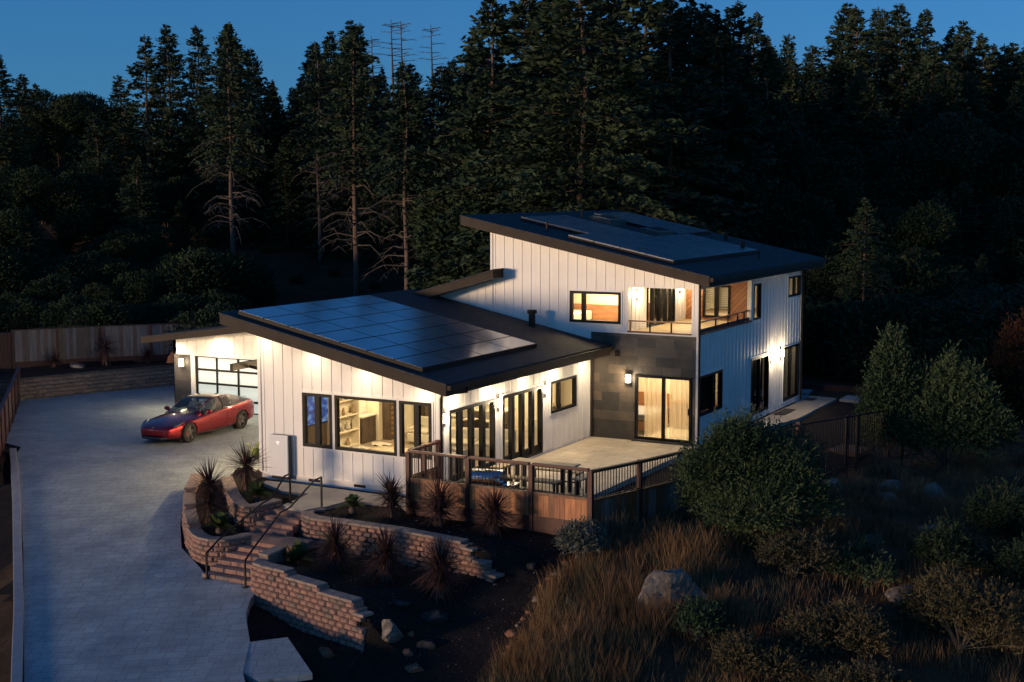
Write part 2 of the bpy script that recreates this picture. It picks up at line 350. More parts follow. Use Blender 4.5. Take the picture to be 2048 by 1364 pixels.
def f_bank(x,y):
    s=sp(-y-1.2+.25*(x-5),2.)
    return -.15-.34*min(s,6.2)-.12*max(0,s-6.2)-.10*max(0,x-7.5+.12*y)*(1 if x<60 else 0)-(5. if x>=60 else 0)*0
def ground_z(x,y):
    if inside(x,y,P_UP): return (-.26)*(1-sm(2.9,4.7,x))+f_bank(x,y)*sm(2.9,4.7,x)
    if inside(x,y,P_MID):
        t=sm(1.9,3.6,x); return (-.95-.03*x+.22*sm(-4.6,-5.8,y)*(1-sm(-.4,1.4,x)))*(1-t)+f_bank(x,y)*t
    if inside(x,y,P_TA): return -.2
    if inside(x,y,P_TB): return -.32-.3*sm(-7,-4,x)
    if inside(x,y,P_NEAR): return -.24
    # land behind the back retaining wall
    if x<-20 and y>4:
        bx=-25.25 if y<8.4 else -25.2+(y-8.4)*.41
        if x<bx-1.3: return .42*sm(bx-1.3,bx-1.7,x)-.5*sm(bx-1.7,bx-1.3,x)+hill(x,y)+.06*sp(bx-x-4)
    zl=zdrive(y)-.06
    if y>9.5 or (x>-5.9 and y>-1): zl=-.5
    if x<-26: zl=max(zl,-.6)
    t=sm(-.3,3.2,x) if y<-3.9 else sm(-.3,.3,x)
    if x>0: zr=max(f_bank(x,y),-30)
    else: zr=f_bank(.0,y)
    z=zl*(1-t)+zr*t
    if x>-1.6 and x<3.2 and -12<y<-5.9: z=min(z,(-1.5-.3*sm(-1.3,.5,x)),zdrive(y)-.1) if x<2.3 else min(z,-1.8)
    # strip left of the driveway kerb falls away
    e=-(x+16.6)*.62-(y-.5)*.79 if y<.5 else 0
    if x<-2 and e>0: z-=.25*min(e,3)
    return z+hill(x,y)

def axis(segs):
    out = []
    for a, b, st in segs:
        n = max(1, int(round((b - a) / st))); out += [a + (b - a) * i / n for i in range(n)]
    return out + [segs[-1][1]]
DRIVE = [(-6.03, 10.02), (-18.36, 10.02), (-18.36, 17.2), (-22.0, 17.2), (-23.2, 14.6), (-24.6, 11), (-25.4, 8.4), (-25.3, 3.5), (-17.1, 1.2), (-16.55, .55), (-8.85, -6.15), (-2.8, -11.6), (1.5, -15.5), (4.6, -13),
         (1.2, -9.6), (.42, -8.42), (-.2, -7.75), (-.6, -7.3), (-1.05, -6.6), (-1.25, -6.05), (-2.95, -5.9), (-3.5, -5.5), (-4.9, -4.6), (-6.2, -3.2), (-8.05, -.9), (-8.3, -.2), (-7.9, .7), (-7.2, 1.1), (-6.5, .6), (-6.03, .5)]
xs = axis([(-420, -120, 20), (-120, -30, 3), (-30, -9, .6), (-9, 6.5, .11), (6.5, 22, .45), (22, 60, 2), (60, 420, 25)])
ys = axis([(-160, -40, 12), (-40, -12, 1.5), (-12, -7.6, .3), (-7.6, 1.2, .11), (1.2, 24, .5), (24, 140, 3), (140, 500, 30)])
V = []
for y in ys:
    for x in xs:
        z = ground_z(x, y); dd = math.hypot(x, y)
        if (x < -6 or y < -6) and inside(x, y, DRIVE): V.append((x, y, min(z, zdrive(y) - .2))); continue
        if dd > 9 or x > 6: z += .10 * noise.noise(Vector((x * .45, y * .45, 0))) * min(1, max(0, (dd - 6) / 6)) * (0 if (-19 < x < 2 and y < 12) else 1)
        if y > 8 and x < -20 or x > 5.4 or y > 24: z += .05 * noise.noise(Vector((x * 1.7, y * 1.7, 3)))
        V.append((x, y, z))
nx = len(xs); F = []; mi = []
for j in range(len(ys) - 1):
    for i in range(nx - 1):
        F.append((j * nx + i, j * nx + i + 1, (j + 1) * nx + i + 1, (j + 1) * nx + i))
        x = (xs[i] + xs[i + 1]) / 2; y = (ys[j] + ys[j + 1]) / 2
        e = 4.9 + .15 * math.sin(y * 2.1) + .35 * sm(-5.4, -7.2, y)
        mul = (-9 < x < e and y < 1.3 and y > -9.5 - x * .2 and x > -8) or (x < 8.5 and 1.2 <= y < 22 and x > -6 and x < 5.2 + .31 * (y + 1.6))
        if x < -20 and 4 < y < 19 and x > -29: mul = True
        if x < -9 and y < 2 and x > -22: mul = True
        mi.append(1 if mul else 0)
tag(mesh_np('ground', V, F, [M['soil'], M['mulch']], midx=mi, smooth=True), kind='structure')
def sheet(name, poly, zf, mat, step=.5, thick=.12, kind='structure'):
    pts = [Vector((p[0], p[1])) for p in poly]; n = len(pts); P = []
    for i in range(n):
        a, b = pts[i], pts[(i + 1) % n]; k = max(1, int((b - a).length / step))
        P += [a + (b - a) * (q / k) for q in range(k)]
    m = len(P); edges = [(i, (i + 1) % m) for i in range(m)]
    x0 = min(p.x for p in P); x1 = max(p.x for p in P); y0 = min(p.y for p in P); y1 = max(p.y for p in P)
    pl = [tuple(p) for p in pts]
    yy = y0 + step / 2
    while yy < y1:
        xx = x0 + step / 2
        while xx < x1:
            if inside(xx, yy, pl) and min((Vector((xx, yy)) - q).length for q in P) > step * .45: P.append(Vector((xx, yy)))
            xx += step
        yy += step
    vs, es, fs, *_ = delaunay_2d_cdt(P, edges, [list(range(m))], 1, 1e-4)
    b = MB()
    b.v = [(v.x, v.y, zf(v.x, v.y)) for v in vs]; b.f = [tuple(f) for f in fs]; b.m = [0] * len(fs)
    for i in range(m):
        a, c = P[i], P[(i + 1) % m]; b.poly([(a.x, a.y, zf(a.x, a.y)), (c.x, c.y, zf(c.x, c.y)), (c.x, c.y, zf(c.x, c.y) - thick), (a.x, a.y, zf(a.x, a.y) - thick)])
    o = b.build(name, mat); tag(o, kind=kind); return o
tag(sheet('driveway', DRIVE, lambda x, y: zdrive(y), M['drive'], .6, .22), kind='structure')
tag(sheet('driveway_apron', [(.42, -8.42), (1.03, -7.92), (2.53, -9.06), (1.75, -9.75), (1.2, -9.6)], lambda x, y: zdrive(y) + .004 - .02 * x, M['drive'], .5, .13), kind='structure')
tag(sheet('patio', [(0.05, -1.5), (3.75, -1.5), (3.75, 9.3), (0.05, 9.3)], lambda x, y: 0, M['patio'], 1.5, .2), kind='structure')
tag(sheet('walkway', [(-3.15, -2.7), (-2.3, -2.86), (-2.05, -2.3), (-1.92, -1.35), (-.9, -1.25), (.06, -1.45), (.06, -.45), (-.9, -.5), (-2.83, -.45), (-4.64, -.4), (-5.45, -.5), (-5.35, -.75), (-4.2, -1.35), (-3.35, -1.3)], lambda x, y: -.15, M['path'], .8, .1), kind='structure')
tag(sheet('side_path', [(3.72, 9.9), (4.15, 10.6), (4.34, 11.4), (4.5, 14.2), (4.85, 16.2), (4.8, 21.4), (3.4, 21.6), (2.6, 21.2), (2.6, 20.3), (3.72, 20.2)], lambda x, y: -.05, M['path'], 1.2, .12), kind='structure')
stn = sheet('stepping_slab', [(4.95, 21.1), (5.7, 21.0), (5.95, 21.9), (4.95, 22.3)], lambda x, y: -.03, M['concrete'], .6, .1); tag(stn, kind='structure')
stn = sheet('rear_path', [(1.5, 22.0), (3.4, 22.2), (3.3, 23.2), (1.5, 23)], lambda x, y: -.05, M['concrete'], .6, .1); tag(stn, kind='structure')
sheet('back_bed', [(-25.45, 5.0), (-25.35, 8.4), (-24.35, 11.2), (-23.05, 14.2), (-21.6, 17.6), (-23.6, 17.9), (-25.1, 14.6), (-26.5, 11.4), (-27.4, 8.2), (-27.4, 5)], lambda x, y: .43, M['mulch'], .8, .9)
# kerb on the left of the drive
def strip_wall(name, path, z0, z1, th, mat, **k):
    b = MB(); n = len(path); off = []
    for i in range(n):
        a = Vector(path[max(0, i - 1)][:2]); c = Vector(path[min(n - 1, i + 1)][:2]); t = (c - a).normalized(); off.append(Vector((t.y, -t.x)) * th / 2)
    for i in range(n - 1):
        p, q = Vector(path[i][:2]), Vector(path[i + 1][:2]); a0, a1 = p + off[i], p - off[i]; b0, b1 = q + off[i + 1], q - off[i + 1]
        zz = lambda v, f: f(v.x, v.y) if callable(f) else f
        b.hexa([(a0.x, a0.y, zz(p, z0)), (b0.x, b0.y, zz(q, z0)), (b1.x, b1.y, zz(q, z0)), (a1.x, a1.y, zz(p, z0)),
                (a0.x, a0.y, zz(p, z1)), (b0.x, b0.y, zz(q, z1)), (b1.x, b1.y, zz(q, z1)), (a1.x, a1.y, zz(p, z1))])
    o = b.build(name, mat, bevel=.015); return tag(o, **k)
strip_wall('kerb', [(-16.75, .55), (-15, -.95), (-12, -3.55), (-8.95, -6.25), (-5.9, -8.95), (-2.9, -11.7), (1.4, -15.6)], lambda x, y: zdrive(y) - .5, lambda x, y: zdrive(y) + .12, .22, M['concrete'],
           label='long pale concrete kerb edging the left side of the driveway', cat='kerb')

# ---------------------------------------------------------------- house
house = empty('modern_house', (0, 0, 0), label='white board-and-batten house with two dark sloping roofs, solar panels and lit windows', cat='house')
FA = Frame((0, 0, 0), (1, 0, 0), (0, -1, 0)); FB = Frame((0, 0, 0), (0, 1, 0), (1, 0, 0))
FS = Frame((0, 9.32, 0), (1, 0, 0), (0, -1, 0)); FR = Frame((3.667, 0, 0), (0, 1, 0), (1, 0, 0)); FG = Frame((0, 10, 0), (1, 0, 0), (0, -1, 0))
def wall(F, u0, u1, v0, top, holes, mat, name='wall', th=.16, batten=None, bw=.035, bd=.014, margin=.06, proud=0, labels=None):
    tf = top if callable(top) else (lambda u: top)
    us = sorted({u0, u1} | {h[0] for h in holes} | {h[1] for h in holes}); us = [u for u in us if u0 <= u <= u1]
    b = MB()
    for a, c in zip(us, us[1:]):
        hs = sorted([(h[2], h[3]) for h in holes if h[0] < (a + c) / 2 < h[1]])
        z = v0; ivs = []
        for h0, h1 in hs:
            if h0 > z: ivs.append((z, h0, False))
            z = h1
        ivs.append((z, None, True))
        for z0, z1, last in ivs:
            ta, tc = (tf(a), tf(c)) if last else (z1, z1)
            if min(ta, tc) <= z0: continue
            b.hexa([F(a, z0, proud), F(c, z0, proud), F(c, z0, -th), F(a, z0, -th), F(a, ta, proud), F(c, tc, proud), F(c, tc, -th), F(a, ta, -th)])
    if batten:
        u = u0 + batten * .5
        while u < u1 - .02:
            z = v0; ivs = []
            for h in sorted([h for h in holes if h[0] - margin < u < h[1] + margin], key=lambda h: h[2]):
                if h[2] - margin > z: ivs.append((z, h[2] - margin))
                z = max(z, h[3] + margin)
            if z < tf(u) - .03: ivs.append((z, tf(u) - .002))
            for z0, z1 in ivs: b.fbox(F, u - bw / 2, u + bw / 2, z0, z1, proud, proud + bd)
            u += batten
    return b.build(name, mat, house)
def window(F, u0, u1, v0, v1, mull=(), fw=.075, mw=.07, glass='glass', name='window', trim=True, parent=None, dep=.09, depth_out=.045, hm=()):
    b = MB()
    b.fbox(F, u0, u0 + fw, v0, v1, -dep, depth_out); b.fbox(F, u1 - fw, u1, v0, v1, -dep, depth_out)
    b.fbox(F, u0 + fw, u1 - fw, v0, v0 + fw, -dep, depth_out); b.fbox(F, u0 + fw, u1 - fw, v1 - fw, v1, -dep, depth_out)
    for m in mull:
        m, ww = m if isinstance(m, tuple) else (m, mw)
        b.fbox(F, m - ww / 2, m + ww / 2, v0 + fw, v1 - fw, -dep + .01, depth_out - .008)
    for h in hm: b.fbox(F, u0 + fw, u1 - fw, h - .02, h + .02, -dep + .02, depth_out - .02)
    o = b.build(name, M['trimblack'], parent or house)
    ms = [m if isinstance(m, tuple) else (m, mw) for m in mull]
    es = [u0 + fw] + [x for m, ww in ms for x in (m - ww / 2, m + ww / 2)] + [u1 - fw]
    for a, c in zip(es[::2], es[1::2]):
        p = MB(); p.poly([F(a, v0 + fw, -.03), F(c, v0 + fw, -.03), F(c, v1 - fw, -.03), F(a, v1 - fw, -.03)]); p.build('pane', M[glass] if isinstance(glass, str) else glass, o)
    if trim:
        t = MB(); k = .05
        t.fbox(F, u0 - k, u0, v0 - k, v1 + k, 0.002, .03); t.fbox(F, u1, u1 + k, v0 - k, v1 + k, .002, .03)
        t.fbox(F, u0, u1, v1, v1 + k, .002, .03); t.fbox(F, u0, u1, v0 - k, v0, .002, .034); t.build('window_trim', M['siding'], o)
    return o
roofA = lambda X: 3.03 + (.68 - X) * .2087
roofT = lambda X: 5.36 + (4.3 - X) * .206
roofG = lambda X: 2.36 + .13 * (X + 19)
roofC = lambda X: 4.55 + .285 * (X + 6.15)
TH = .33
def shed(x0, x1, y0, y1, zf, th=TH, ov=.02, cut=None, soff=True, name='roof'):
    top = MB(); top.hexa([(x0 - ov, y0 - ov, zf(x0) - .05), (x1 + ov, y0 - ov, zf(x1) - .05), (x1 + ov, y1 + ov, zf(x1) - .05), (x0 - ov, y1 + ov, zf(x0) - .05),
                          (x0 - ov, y0 - ov, zf(x0)), (x1 + ov, y0 - ov, zf(x1)), (x1 + ov, y1 + ov, zf(x1)), (x0 - ov, y1 + ov, zf(x0))])
    o = top.build(name, M['shingle'], house)
    f = MB(); t = .045
    def bd(xa, xb, ya, yb):
        f.hexa([(xa, ya, zf(xa) - th), (xb, ya, zf(xb) - th), (xb, yb, zf(xb) - th), (xa, yb, zf(xa) - th),
                (xa, ya, zf(xa) - .05), (xb, ya, zf(xb) - .05), (xb, yb, zf(xb) - .05), (xa, yb, zf(xa) - .05)])
    bd(x0, x1, y0, y0 + t); bd(x0, x1, y1 - t, y1); bd(x0, x0 + t, y0 + t, y1 - t); bd(x1 - t, x1, y0 + t, y1 - t)
    f.build('fascia', M['fascia'], o)
    s = MB(); s.hexa([(x0 + t, y0 + t, zf(x0) - th + .02), (x1 - t, y0 + t, zf(x1) - th + .02), (x1 - t, y1 - t, zf(x1) - th + .02), (x0 + t, y1 - t, zf(x0) - th + .02),
            (x0 + t, y0 + t, zf(x0) - .055), (x1 - t, y0 + t, zf(x1) - .055), (x1 - t, y1 - t, zf(x1) - .055), (x0 + t, y1 - t, zf(x0) - .055)])
    if soff: s.build('soffit', M['soffit'], o)
    return o
# roofs
r1 = shed(-6.72, .68, -.8, 9.30, roofA)
r2 = shed(-4.38, 4.3, 8.5, 20.85, roofT)
r3 = shed(-19.1, -6.75, 9.0, 17.5, roofG, .26)
r4 = shed(-6.35, -3.22, 8.62, 16.5, roofC, .30)
g = MB(); g.box(.685, .80, -.78, 9.28, 2.86, 2.985); g.build('gutter', M['fascia'], r1)
g = MB(); g.box(4.305, 4.42, 8.52, 20.8, 5.19, 5.315); g.build('gutter', M['fascia'], r2)
sofA = lambda X: roofA(X) - TH + .015; sofT = lambda X: roofT(X) - TH + .015; sofG = lambda X: roofG(X) - .26 + .015
# living wing
wA = [(-4.484, -3.475, .841, 2.361), (-3.38, -1.351, .841, 2.361), (-1.26, -.247, .841, 2.361)]
wall(FA, -6.02, 0, -.02, sofA, wA, M['siding'], batten=.335)
s = MB(); s.fbox(FA, -6.0, -.02, -.75, -.03, -.16, -.03); s.fbox(FA, -6.02, 0, -.045, -.018, -.1, .02)
s.fbox(FA, -6.0, -4.56, 2.09, 2.103, 0, .004); s.build('foundation_skirt', M['siding'], house)
for x in (-4.16, -2.62):
    v = MB(); v.fbox(FA, x - .19, x + .19, -.16, -.085, -.03, -.02)
    for k in range(6): v.fbox(FA, x - .18 + k * .06, x - .15 + k * .06, -.155, -.09, -.02, -.012)
    v.build('crawlspace_vent', M['fascia'], house)
window(FA, *wA[0], mull=[(-3.98, .16)], fw=.085); window(FA, *wA[1], fw=.08); window(FA, *wA[2], mull=[(-.72, .16)], fw=.085)
d1 = (.419, 2.911, .06, 2.12); d2 = (3.372, 5.847, .06, 2.12); wB = (6.408, 8.183, 1.158, 2.148)
wall(FB, .001, 9.32, -.02, lambda u: 2.84, [d1, d2, wB], M['siding'], batten=.37)
def bifold(F, d, n=4):
    st = (d[1] - d[0]) / n
    o = window(F, *d, mull=[(d[0] + st * k, .17) for k in range(1, n)], fw=.09, name='folding_door', dep=.1, trim=True)
    h = MB(); m = d[0] + st * 2; h.fbox(F, m - .03, m, .95, 1.2, .04, .08); h.fbox(F, m + st - .03, m + st, .95, 1.12, .04, .07); h.build('door_handle', M['blackmetal'], o)
    k = MB(); k.fbox(F, d[0] + .09, d[1] - .09, d[2] + .09, d[2] + .26, -.06, .0); k.build('kick_rail', M['trimblack'], o)
    return o
bifold(FB, d1); bifold(FB, d2); window(FB, *wB, mull=[(7.02, .08)])
wall(Frame((-6.02, 0, 0), (0, 1, 0), (-1, 0, 0)), .16, 9.99, -.75, lambda u: sofA(-6.02) - .02, [], M['siding'], batten=.35)
# corner boards
def cb(F, *a): q = MB(); q.fbox(F, *a); q.build('corner_board', M['siding'], house)
cb(FA, -6.045, -5.95, -.02, sofA(-6), 0.002, .035); cb(FA, -.09, .0, -.02, sofA(0), .002, .035); cb(FB, -.03, .09, -.02, 2.83, .002, .03); cb(FB, 9.2, 9.30, 0, 2.83, .002, .026)
# tall block
oF = (1.283, 3.436, 3.48, 4.887); wF = (-.753, 1.049, 3.702, 4.717); pd = (1.56, 3.47, .06, 2.12)
stoneTop = 3.414
b0 = wall(FS, -3.70, 3.667, stoneTop, sofT, [wF, oF], M['siding'], batten=.335, name='wall')
wall(FS, -3.70, -.001, 0, stoneTop, [], M['siding'], batten=.335)
wall(FS, 0.0, 3.60, -.02, stoneTop - .003, [pd], M['slate'], name='stone_wall', proud=.0)
wall(FS, 3.60, 3.667, -.02, stoneTop - .003, [], M['siding'], proud=.01)
window(FS, *wF, mull=[(-.27, .13)], fw=.085)
sd_ = window(FS, *pd, mull=[(2.52, .09)], fw=.075, name='sliding_door', trim=False)
h = MB(); h.fbox(FS, 3.37, 3.40, .95, 1.15, .04, .08); h.build('door_handle', M['blackmetal'], sd_)
h = MB(); h.fbox(FS, 1.5, 3.52, -.0, .055, .002, .16); h.build('door_sill', M['slate_dark'], sd_)
oR = (9.50, 14.30, 3.50, 4.88); wR1 = (9.41, 11.46, .90, 2.171); dR1 = (14.33, 16.25, .2, 2.184); dR2 = (18.0, 19.9, .2, 2.184); wR2 = (14.5, 15.26, 3.5, 4.735); wR3 = (18.42, 19.92, 4.01, 4.76)
wall(FR, 9.322, 20.12, -.02, lambda u: sofT(3.667), [oR, wR1, dR1, dR2, wR2, wR3], M['siding'], batten=.345, th=.14, margin=.02)
window(FR, *wR1, mull=[(10.6, .07)], glass='glassdark'); window(FR, *wR2, fw=.06); window(FR, *wR3, mull=[(19.25, .06)], fw=.06)
window(FR, *dR1, mull=[(15.3, .08)], glass='glassdark', name='sliding_door'); window(FR, *dR2, mull=[(18.9, .06)], glass='glassdark', name='sliding_door')
wall(Frame((0, 20.12, 0), (1, 0, 0), (0, 1, 0)), -3.7, 3.667, -.1, sofT, [], M['siding'], batten=.4)
wall(Frame((-3.7, 0, 0), (0, 1, 0), (-1, 0, 0)), 9.322, 20.12, 0, lambda u: sofT(-3.7) - .02, [], M['siding'], batten=.4)
cb(FS, 3.57, 3.667, stoneTop + .02, sofT(3.66), .002, .03); cb(FS, -3.7, -3.62, 3, sofT(-3.7), .002, .03); cb(FR, 9.30, 9.36, -.02, sofT(3.66), .002, .03); cb(FR, 20.04, 20.12, -.02, sofT(3.66), .002, .03)
cb(FS, 1.0, 3.56, stoneTop - .0, stoneTop + .045, .002, .035)
# wing between the living roof and the tall block
wall(Frame((0, 9.34, 0), (1, 0, 0), (0, -1, 0)), -6.1, -3.71, 3.2, lambda u: roofC(u) - .30, [], M['siding'], batten=.335)
# floors, ceilings and inner walls
inn = simple('cream_plaster', (.78, .70, .54), .8, 0, .04); M['inner'] = inn
M['oakfloor'] = mk_wood('pale_oak_floor', (.26, .20, .14), (.38, .31, .23), grain=(12, 1.2, 12))
fl = MB(); fl.box(-5.86, -.16, .16, 9.3, -.1, .09); fl.build('living_floor', M['oakfloor'], house)
ce = MB(); ce.hexa([(-5.86, .16, sofA(-5.86) - .03), (-.16, .16, sofA(-.16) - .03), (-.16, 9.15, sofA(-.16) - .03), (-5.86, 9.15, sofA(-5.86) - .03), (-5.86, .16, sofA(-5.86)), (-.16, .16, sofA(-.16)), (-.16, 9.15, sofA(-.16)), (-5.86, 9.15, sofA(-5.86))]); ce.build('living_ceiling', inn, house)
iw = MB(); iw.box(-5.85, -5.80, .17, 4.15, .09, 3.9); iw.box(-5.85, -5.4, 5.1, 5.25, .09, 3.85); iw.box(-5.44, -5.4, 5.25, 9.1, .09, 3.85); iw.box(-5.85, -.17, 9.1, 9.15, .09, 2.7)
iw.box(-5.85, -5.80, 4.15, 5.1, 2.2, 3.9); iw.build('inner_wall', inn, house)
up = MB(); up.box(-3.5, 3.52, 9.49, 19.9, 3.0, 3.44); up.build('upper_floor', M['oakfloor'], house)
iw = MB(); iw.box(-3.5, 1.1, 11.9, 11.95, 3.45, 5.5); iw.box(-2.6, -2.55, 9.5, 11.9, 3.45, 5.5); iw.build('bedroom_wall', inn, house)
iw = MB(); iw.box(-.05, 3.5, 12.3, 12.35, -.0, 3.0); iw.box(-.1, -.05, 9.5, 12.3, 0, 3); iw.box(-.05, 3.5, 9.49, 12.3, -.1, .05); iw.build('bedroom_wall', inn, house)
iw = MB(); iw.box(.5, .55, 14.45, 20.0, 3.45, 5.0); iw.build('bathroom_wall', inn, house)
iw = MB(); iw.box(1.2, 1.25, 13.4, 20.0, 0, 3.0); iw.build('ground_room_wall', inn, house)
# corner balcony
bal = MB(); bal.box(1.28, 3.53, 9.48, 14.3, 3.441, 3.47); bal.build('balcony_floor', M['tablewood'], house)
bc = MB(); bc.box(1.2, 3.52, 9.49, 14.4, 4.93, 4.97); bc.build('balcony_ceiling', inn, house)
FI = Frame((1.28, 0, 0), (0, 1, 0), (1, 0, 0)); FK = Frame((0, 14.3, 0), (1, 0, 0), (0, -1, 0))
gd = (10.85, 13.25, 3.47, 4.80)
wall(FI, 9.49, 14.30, 3.47, 4.93, [gd], M['siding'], batten=.3, th=.1)
window(FI, *gd, mull=[(11.35, .1), (11.95, .14), (12.5, .12), (12.95, .1)], fw=.06, name='folding_door', trim=False)
wk = (1.93, 2.92, 3.56, 4.68)
b = wall(FK, 1.30, 3.52, 3.47, 4.925, [wk], M['diag'], name='cedar_wall', th=.08)
window(FK, *wk, mull=[(2.42, .13)], fw=.07, trim=False)
bl = MB()
for k in range(11): bl.fbox(FK, 2.0, 2.85, 4.60 - k * .07 - .035, 4.60 - k * .07, -.075, -.07)
M['blind'] = simple('sheer_blind', (.5, .47, .36), .8, 0, .05); bl.build('window_blind', M['blind'], house)
rl = MB(); rl.fbox(FS, 1.283, 3.436, 3.46, 3.50, -.12, .05); rl.fbox(FR, 9.5, 14.3, 3.47, 3.51, -.12, .05); rl.fbox(FR, 9.5, 14.28, 3.51, 3.62, -.10, -.06)
rl.build('balcony_curb', M['redwood_h'], house)
M['warmwood'] = mk_wood('balcony_rail_wood', (.22, .11, .05), (.36, .19, .09), grain=(4, 4, 4))
br = MB(); br.fbox(FS, 1.30, 3.43, 3.80, 3.84, -.10, -.03); br.fbox(FR, 9.5, 14.28, 3.83, 3.87, -.10, -.03); ro = br.build('balcony_rail', M['warmwood'], house)
for u in (1.32, 2.0, 2.72): q = MB(); q.fbox(FS, u, u + .04, 3.5, 3.80, -.085, -.045); q.build('rail_post', M['blackmetal'] if u > 1.5 else M['warmwood'], ro)
for u in (11.0, 12.15, 13.1, 13.75): q = MB(); q.fbox(FR, u, u + .05, 3.51, 3.83, -.085, -.045); q.build('rail_post', M['blackmetal'], ro)
q = MB()
for k in range(5):
    z = 3.55 + k * .05; q.tube([FS(1.32, z, -.065), FS(3.43, z, -.065)], .004, 5)
q.build('rail_cable', M['alu'], ro)
for nm_, wv in (('unlit_room_sheet', wR1), ('unlit_room_sheet', dR1)): q = MB(); q.fbox(FR, wv[0] + .05, wv[1] - .05, wv[2] + .05, wv[3] - .03, -.20, -.18); q.build(nm_, simple('unlit_room_dark', (.02, .02, .022), .8), house)  # added dark sheets behind the glass, standing in for unlit rooms
# garage
wall(FG, -18.38, -6.03, 1.62, sofG, [], M['siding'], batten=.47, name='wall')
wall(FG, -18.38, -18.32, -.6, 1.62, [], M['siding']); wall(FG, -17.5, -17.28, -.6, 1.62, [], M['siding'], proud=.02); wall(FG, -12.3, -6.03, -.6, 1.62, [], M['siding'])
wall(FG, -18.32, -17.5, -.6, 1.62, [], M['slate_dark'], name='stone_pier', proud=.03)
t = MB(); t.fbox(FG, -17.5, -12.2, 1.6, 1.70, .002, .03); t.build('header_trim', M['siding'], house)
wall(Frame((-18.38, 0, 0), (0, 1, 0), (-1, 0, 0)), 10.0, 16.5, -.6, lambda u: sofG(-18.3), [], M['siding'], batten=.47)
def mk_frost():
    t = NT('frosted_lit_garage_glass'); v = t.coord(); n = t.noise(v, .5, 2)
    t.base((.5, .55, .52)); t.set(.35); t.link(t.ramp(n, [(.3, (.50, .60, .55)), (.7, (.62, .70, .63))]), t.b.inputs['Emission Color']); t.b.inputs['Emission Strength'].default_value = .105; return t.m
M['frost'] = mk_frost()
gdo = MB(); gx0, gx1 = -17.27, -12.3; FGf = FG
cols = [-17.27 + 1.05 * k for k in range(6)]; cols[-1] = -12.02; rows = [-.5, -.05, .55, 1.08, 1.6]
for k, x in enumerate(cols): gdo.fbox(FG, x - (.0 if k == 0 else .035), x + (.09 if k == 0 else .035), -.5, 1.6, -.08, -.01)
for z in rows: gdo.fbox(FG, -17.27, -12.02, z - .04, z + .04, -.075, -.012)
gdo = gdo.build('garage_door', M['trimblack'], house)
for a, c2 in zip(cols, cols[1:]):
    for z0, z1 in zip(rows, rows[1:]):
        p = MB(); p.fbox(FG, a + (.06 if a == cols[0] else .035), c2 - .035, z0 + .04, z1 - .04, -.06, -.05); p.build('frosted_pane', M['frost'], gdo)
# entry canopy
c = MB(); c.box(-8.05, -7.93, 1.15, 5.0, 2.62, 2.82); c.box(-7.93, -6.04, 2.9, 5.0, 2.70, 2.80); c.build('entry_canopy', M['blackmetal'], house)
c = MB(); c.tube([(-7.9, 1.9, 2.66), (-6.3, 1.95, 2.42)], .05, 6); c.build('canopy_strut', M['blackmetal'], house)
# downspouts, flue, vents
def down(pts, r=.038): q = MB(); q.tube(pts, r, 8); return q.build('downspout', M['fascia'], house)
down([(.70, .25, 2.86), (.70, .25, 2.70), (.10, -.03, 2.62), (.07, -.05, 2.5), (.07, -.05, -.05)])
down([(.06, 9.26, 2.8), (.06, 9.26, .02)], .05); down([(3.72, 9.28, 5.1), (3.72, 9.28, .02)]); down([(3.73, 20.08, 5.15), (3.73, 20.08, 0)])
q = MB(); q.lathe([(.11, -.1), (.11, .42), (.16, .42), (.16, .52), (.15, .53), (0, .53)], (-1.85, 8.75, roofA(-1.85)), n=18); q.build('flue_pipe', M['fascia'], house, smooth=False)
for x, y, r, h in ((-1.74, 9.6, .04, .32), (-3.0, 14.86, .03, .3), (-.37, 20.4, .09, .35), (.98, 19.2, .08, .3), (2.51, 16.7, .08, .38), (3.42, 15.79, .03, .3)):
    q = MB(); q.lathe([(r * 1.6, 0), (r, .05), (r, h), (0, h)], (x, y, roofT(x)), n=10); q.build('vent_pipe', M['fascia'], house)
# solar panels
def hx(b, zf, xa, xb, ya, yb, o0, o1): b.hexa([(xa, ya, zf(xa) + o0), (xb, ya, zf(xb) + o0), (xb, yb, zf(xb) + o0), (xa, yb, zf(xa) + o0), (xa, ya, zf(xa) + o1), (xb, ya, zf(xb) + o1), (xb, yb, zf(xb) + o1), (xa, yb, zf(xa) + o1)]); return b
def panels(zf, x0, x1, nx_, y0, y1, ny, off=.13, gm='panel', fm='trimblack', g=.010):
    dx = (x1 - x0) / nx_; dy = (y1 - y0) / ny
    for i in range(nx_):
        for j in range(ny):
            xa, xb, ya, yb = x0 + i * dx + g, x0 + (i + 1) * dx - g, y0 + j * dy + g, y0 + (j + 1) * dy - g
            p = hx(MB(), zf, xa, xb, ya, yb, off - .035, off).build('solar_panel', M[fm], house); e = .014
            hx(MB(), zf, xa + e, xb - e, ya + e, yb - e, off + .001, off + .004).build('panel_glass', M[gm], p)
    # skirt under the two lower edges
    s = MB(); e = .012
    s.hexa([(x0, y0, zf(x0) + .01), (x1, y0, zf(x1) + .01), (x1, y0 + e, zf(x1) + .01), (x0, y0 + e, zf(x0) + .01), (x0, y0, zf(x0) + off - .04), (x1, y0, zf(x1) + off - .04), (x1, y0 + e, zf(x1) + off - .04), (x0, y0 + e, zf(x0) + off - .04)])
    s.box(x1 - e, x1 + .02, y0, y1, zf(x1) + .01, zf(x1) + off); s.build('panel_skirt', M['trimblack'], house)
panels(roofA, -6.3, -.23, 7, -.5, 5.95, 4)
UP = dict(gm='panel2', fm='framegrey')
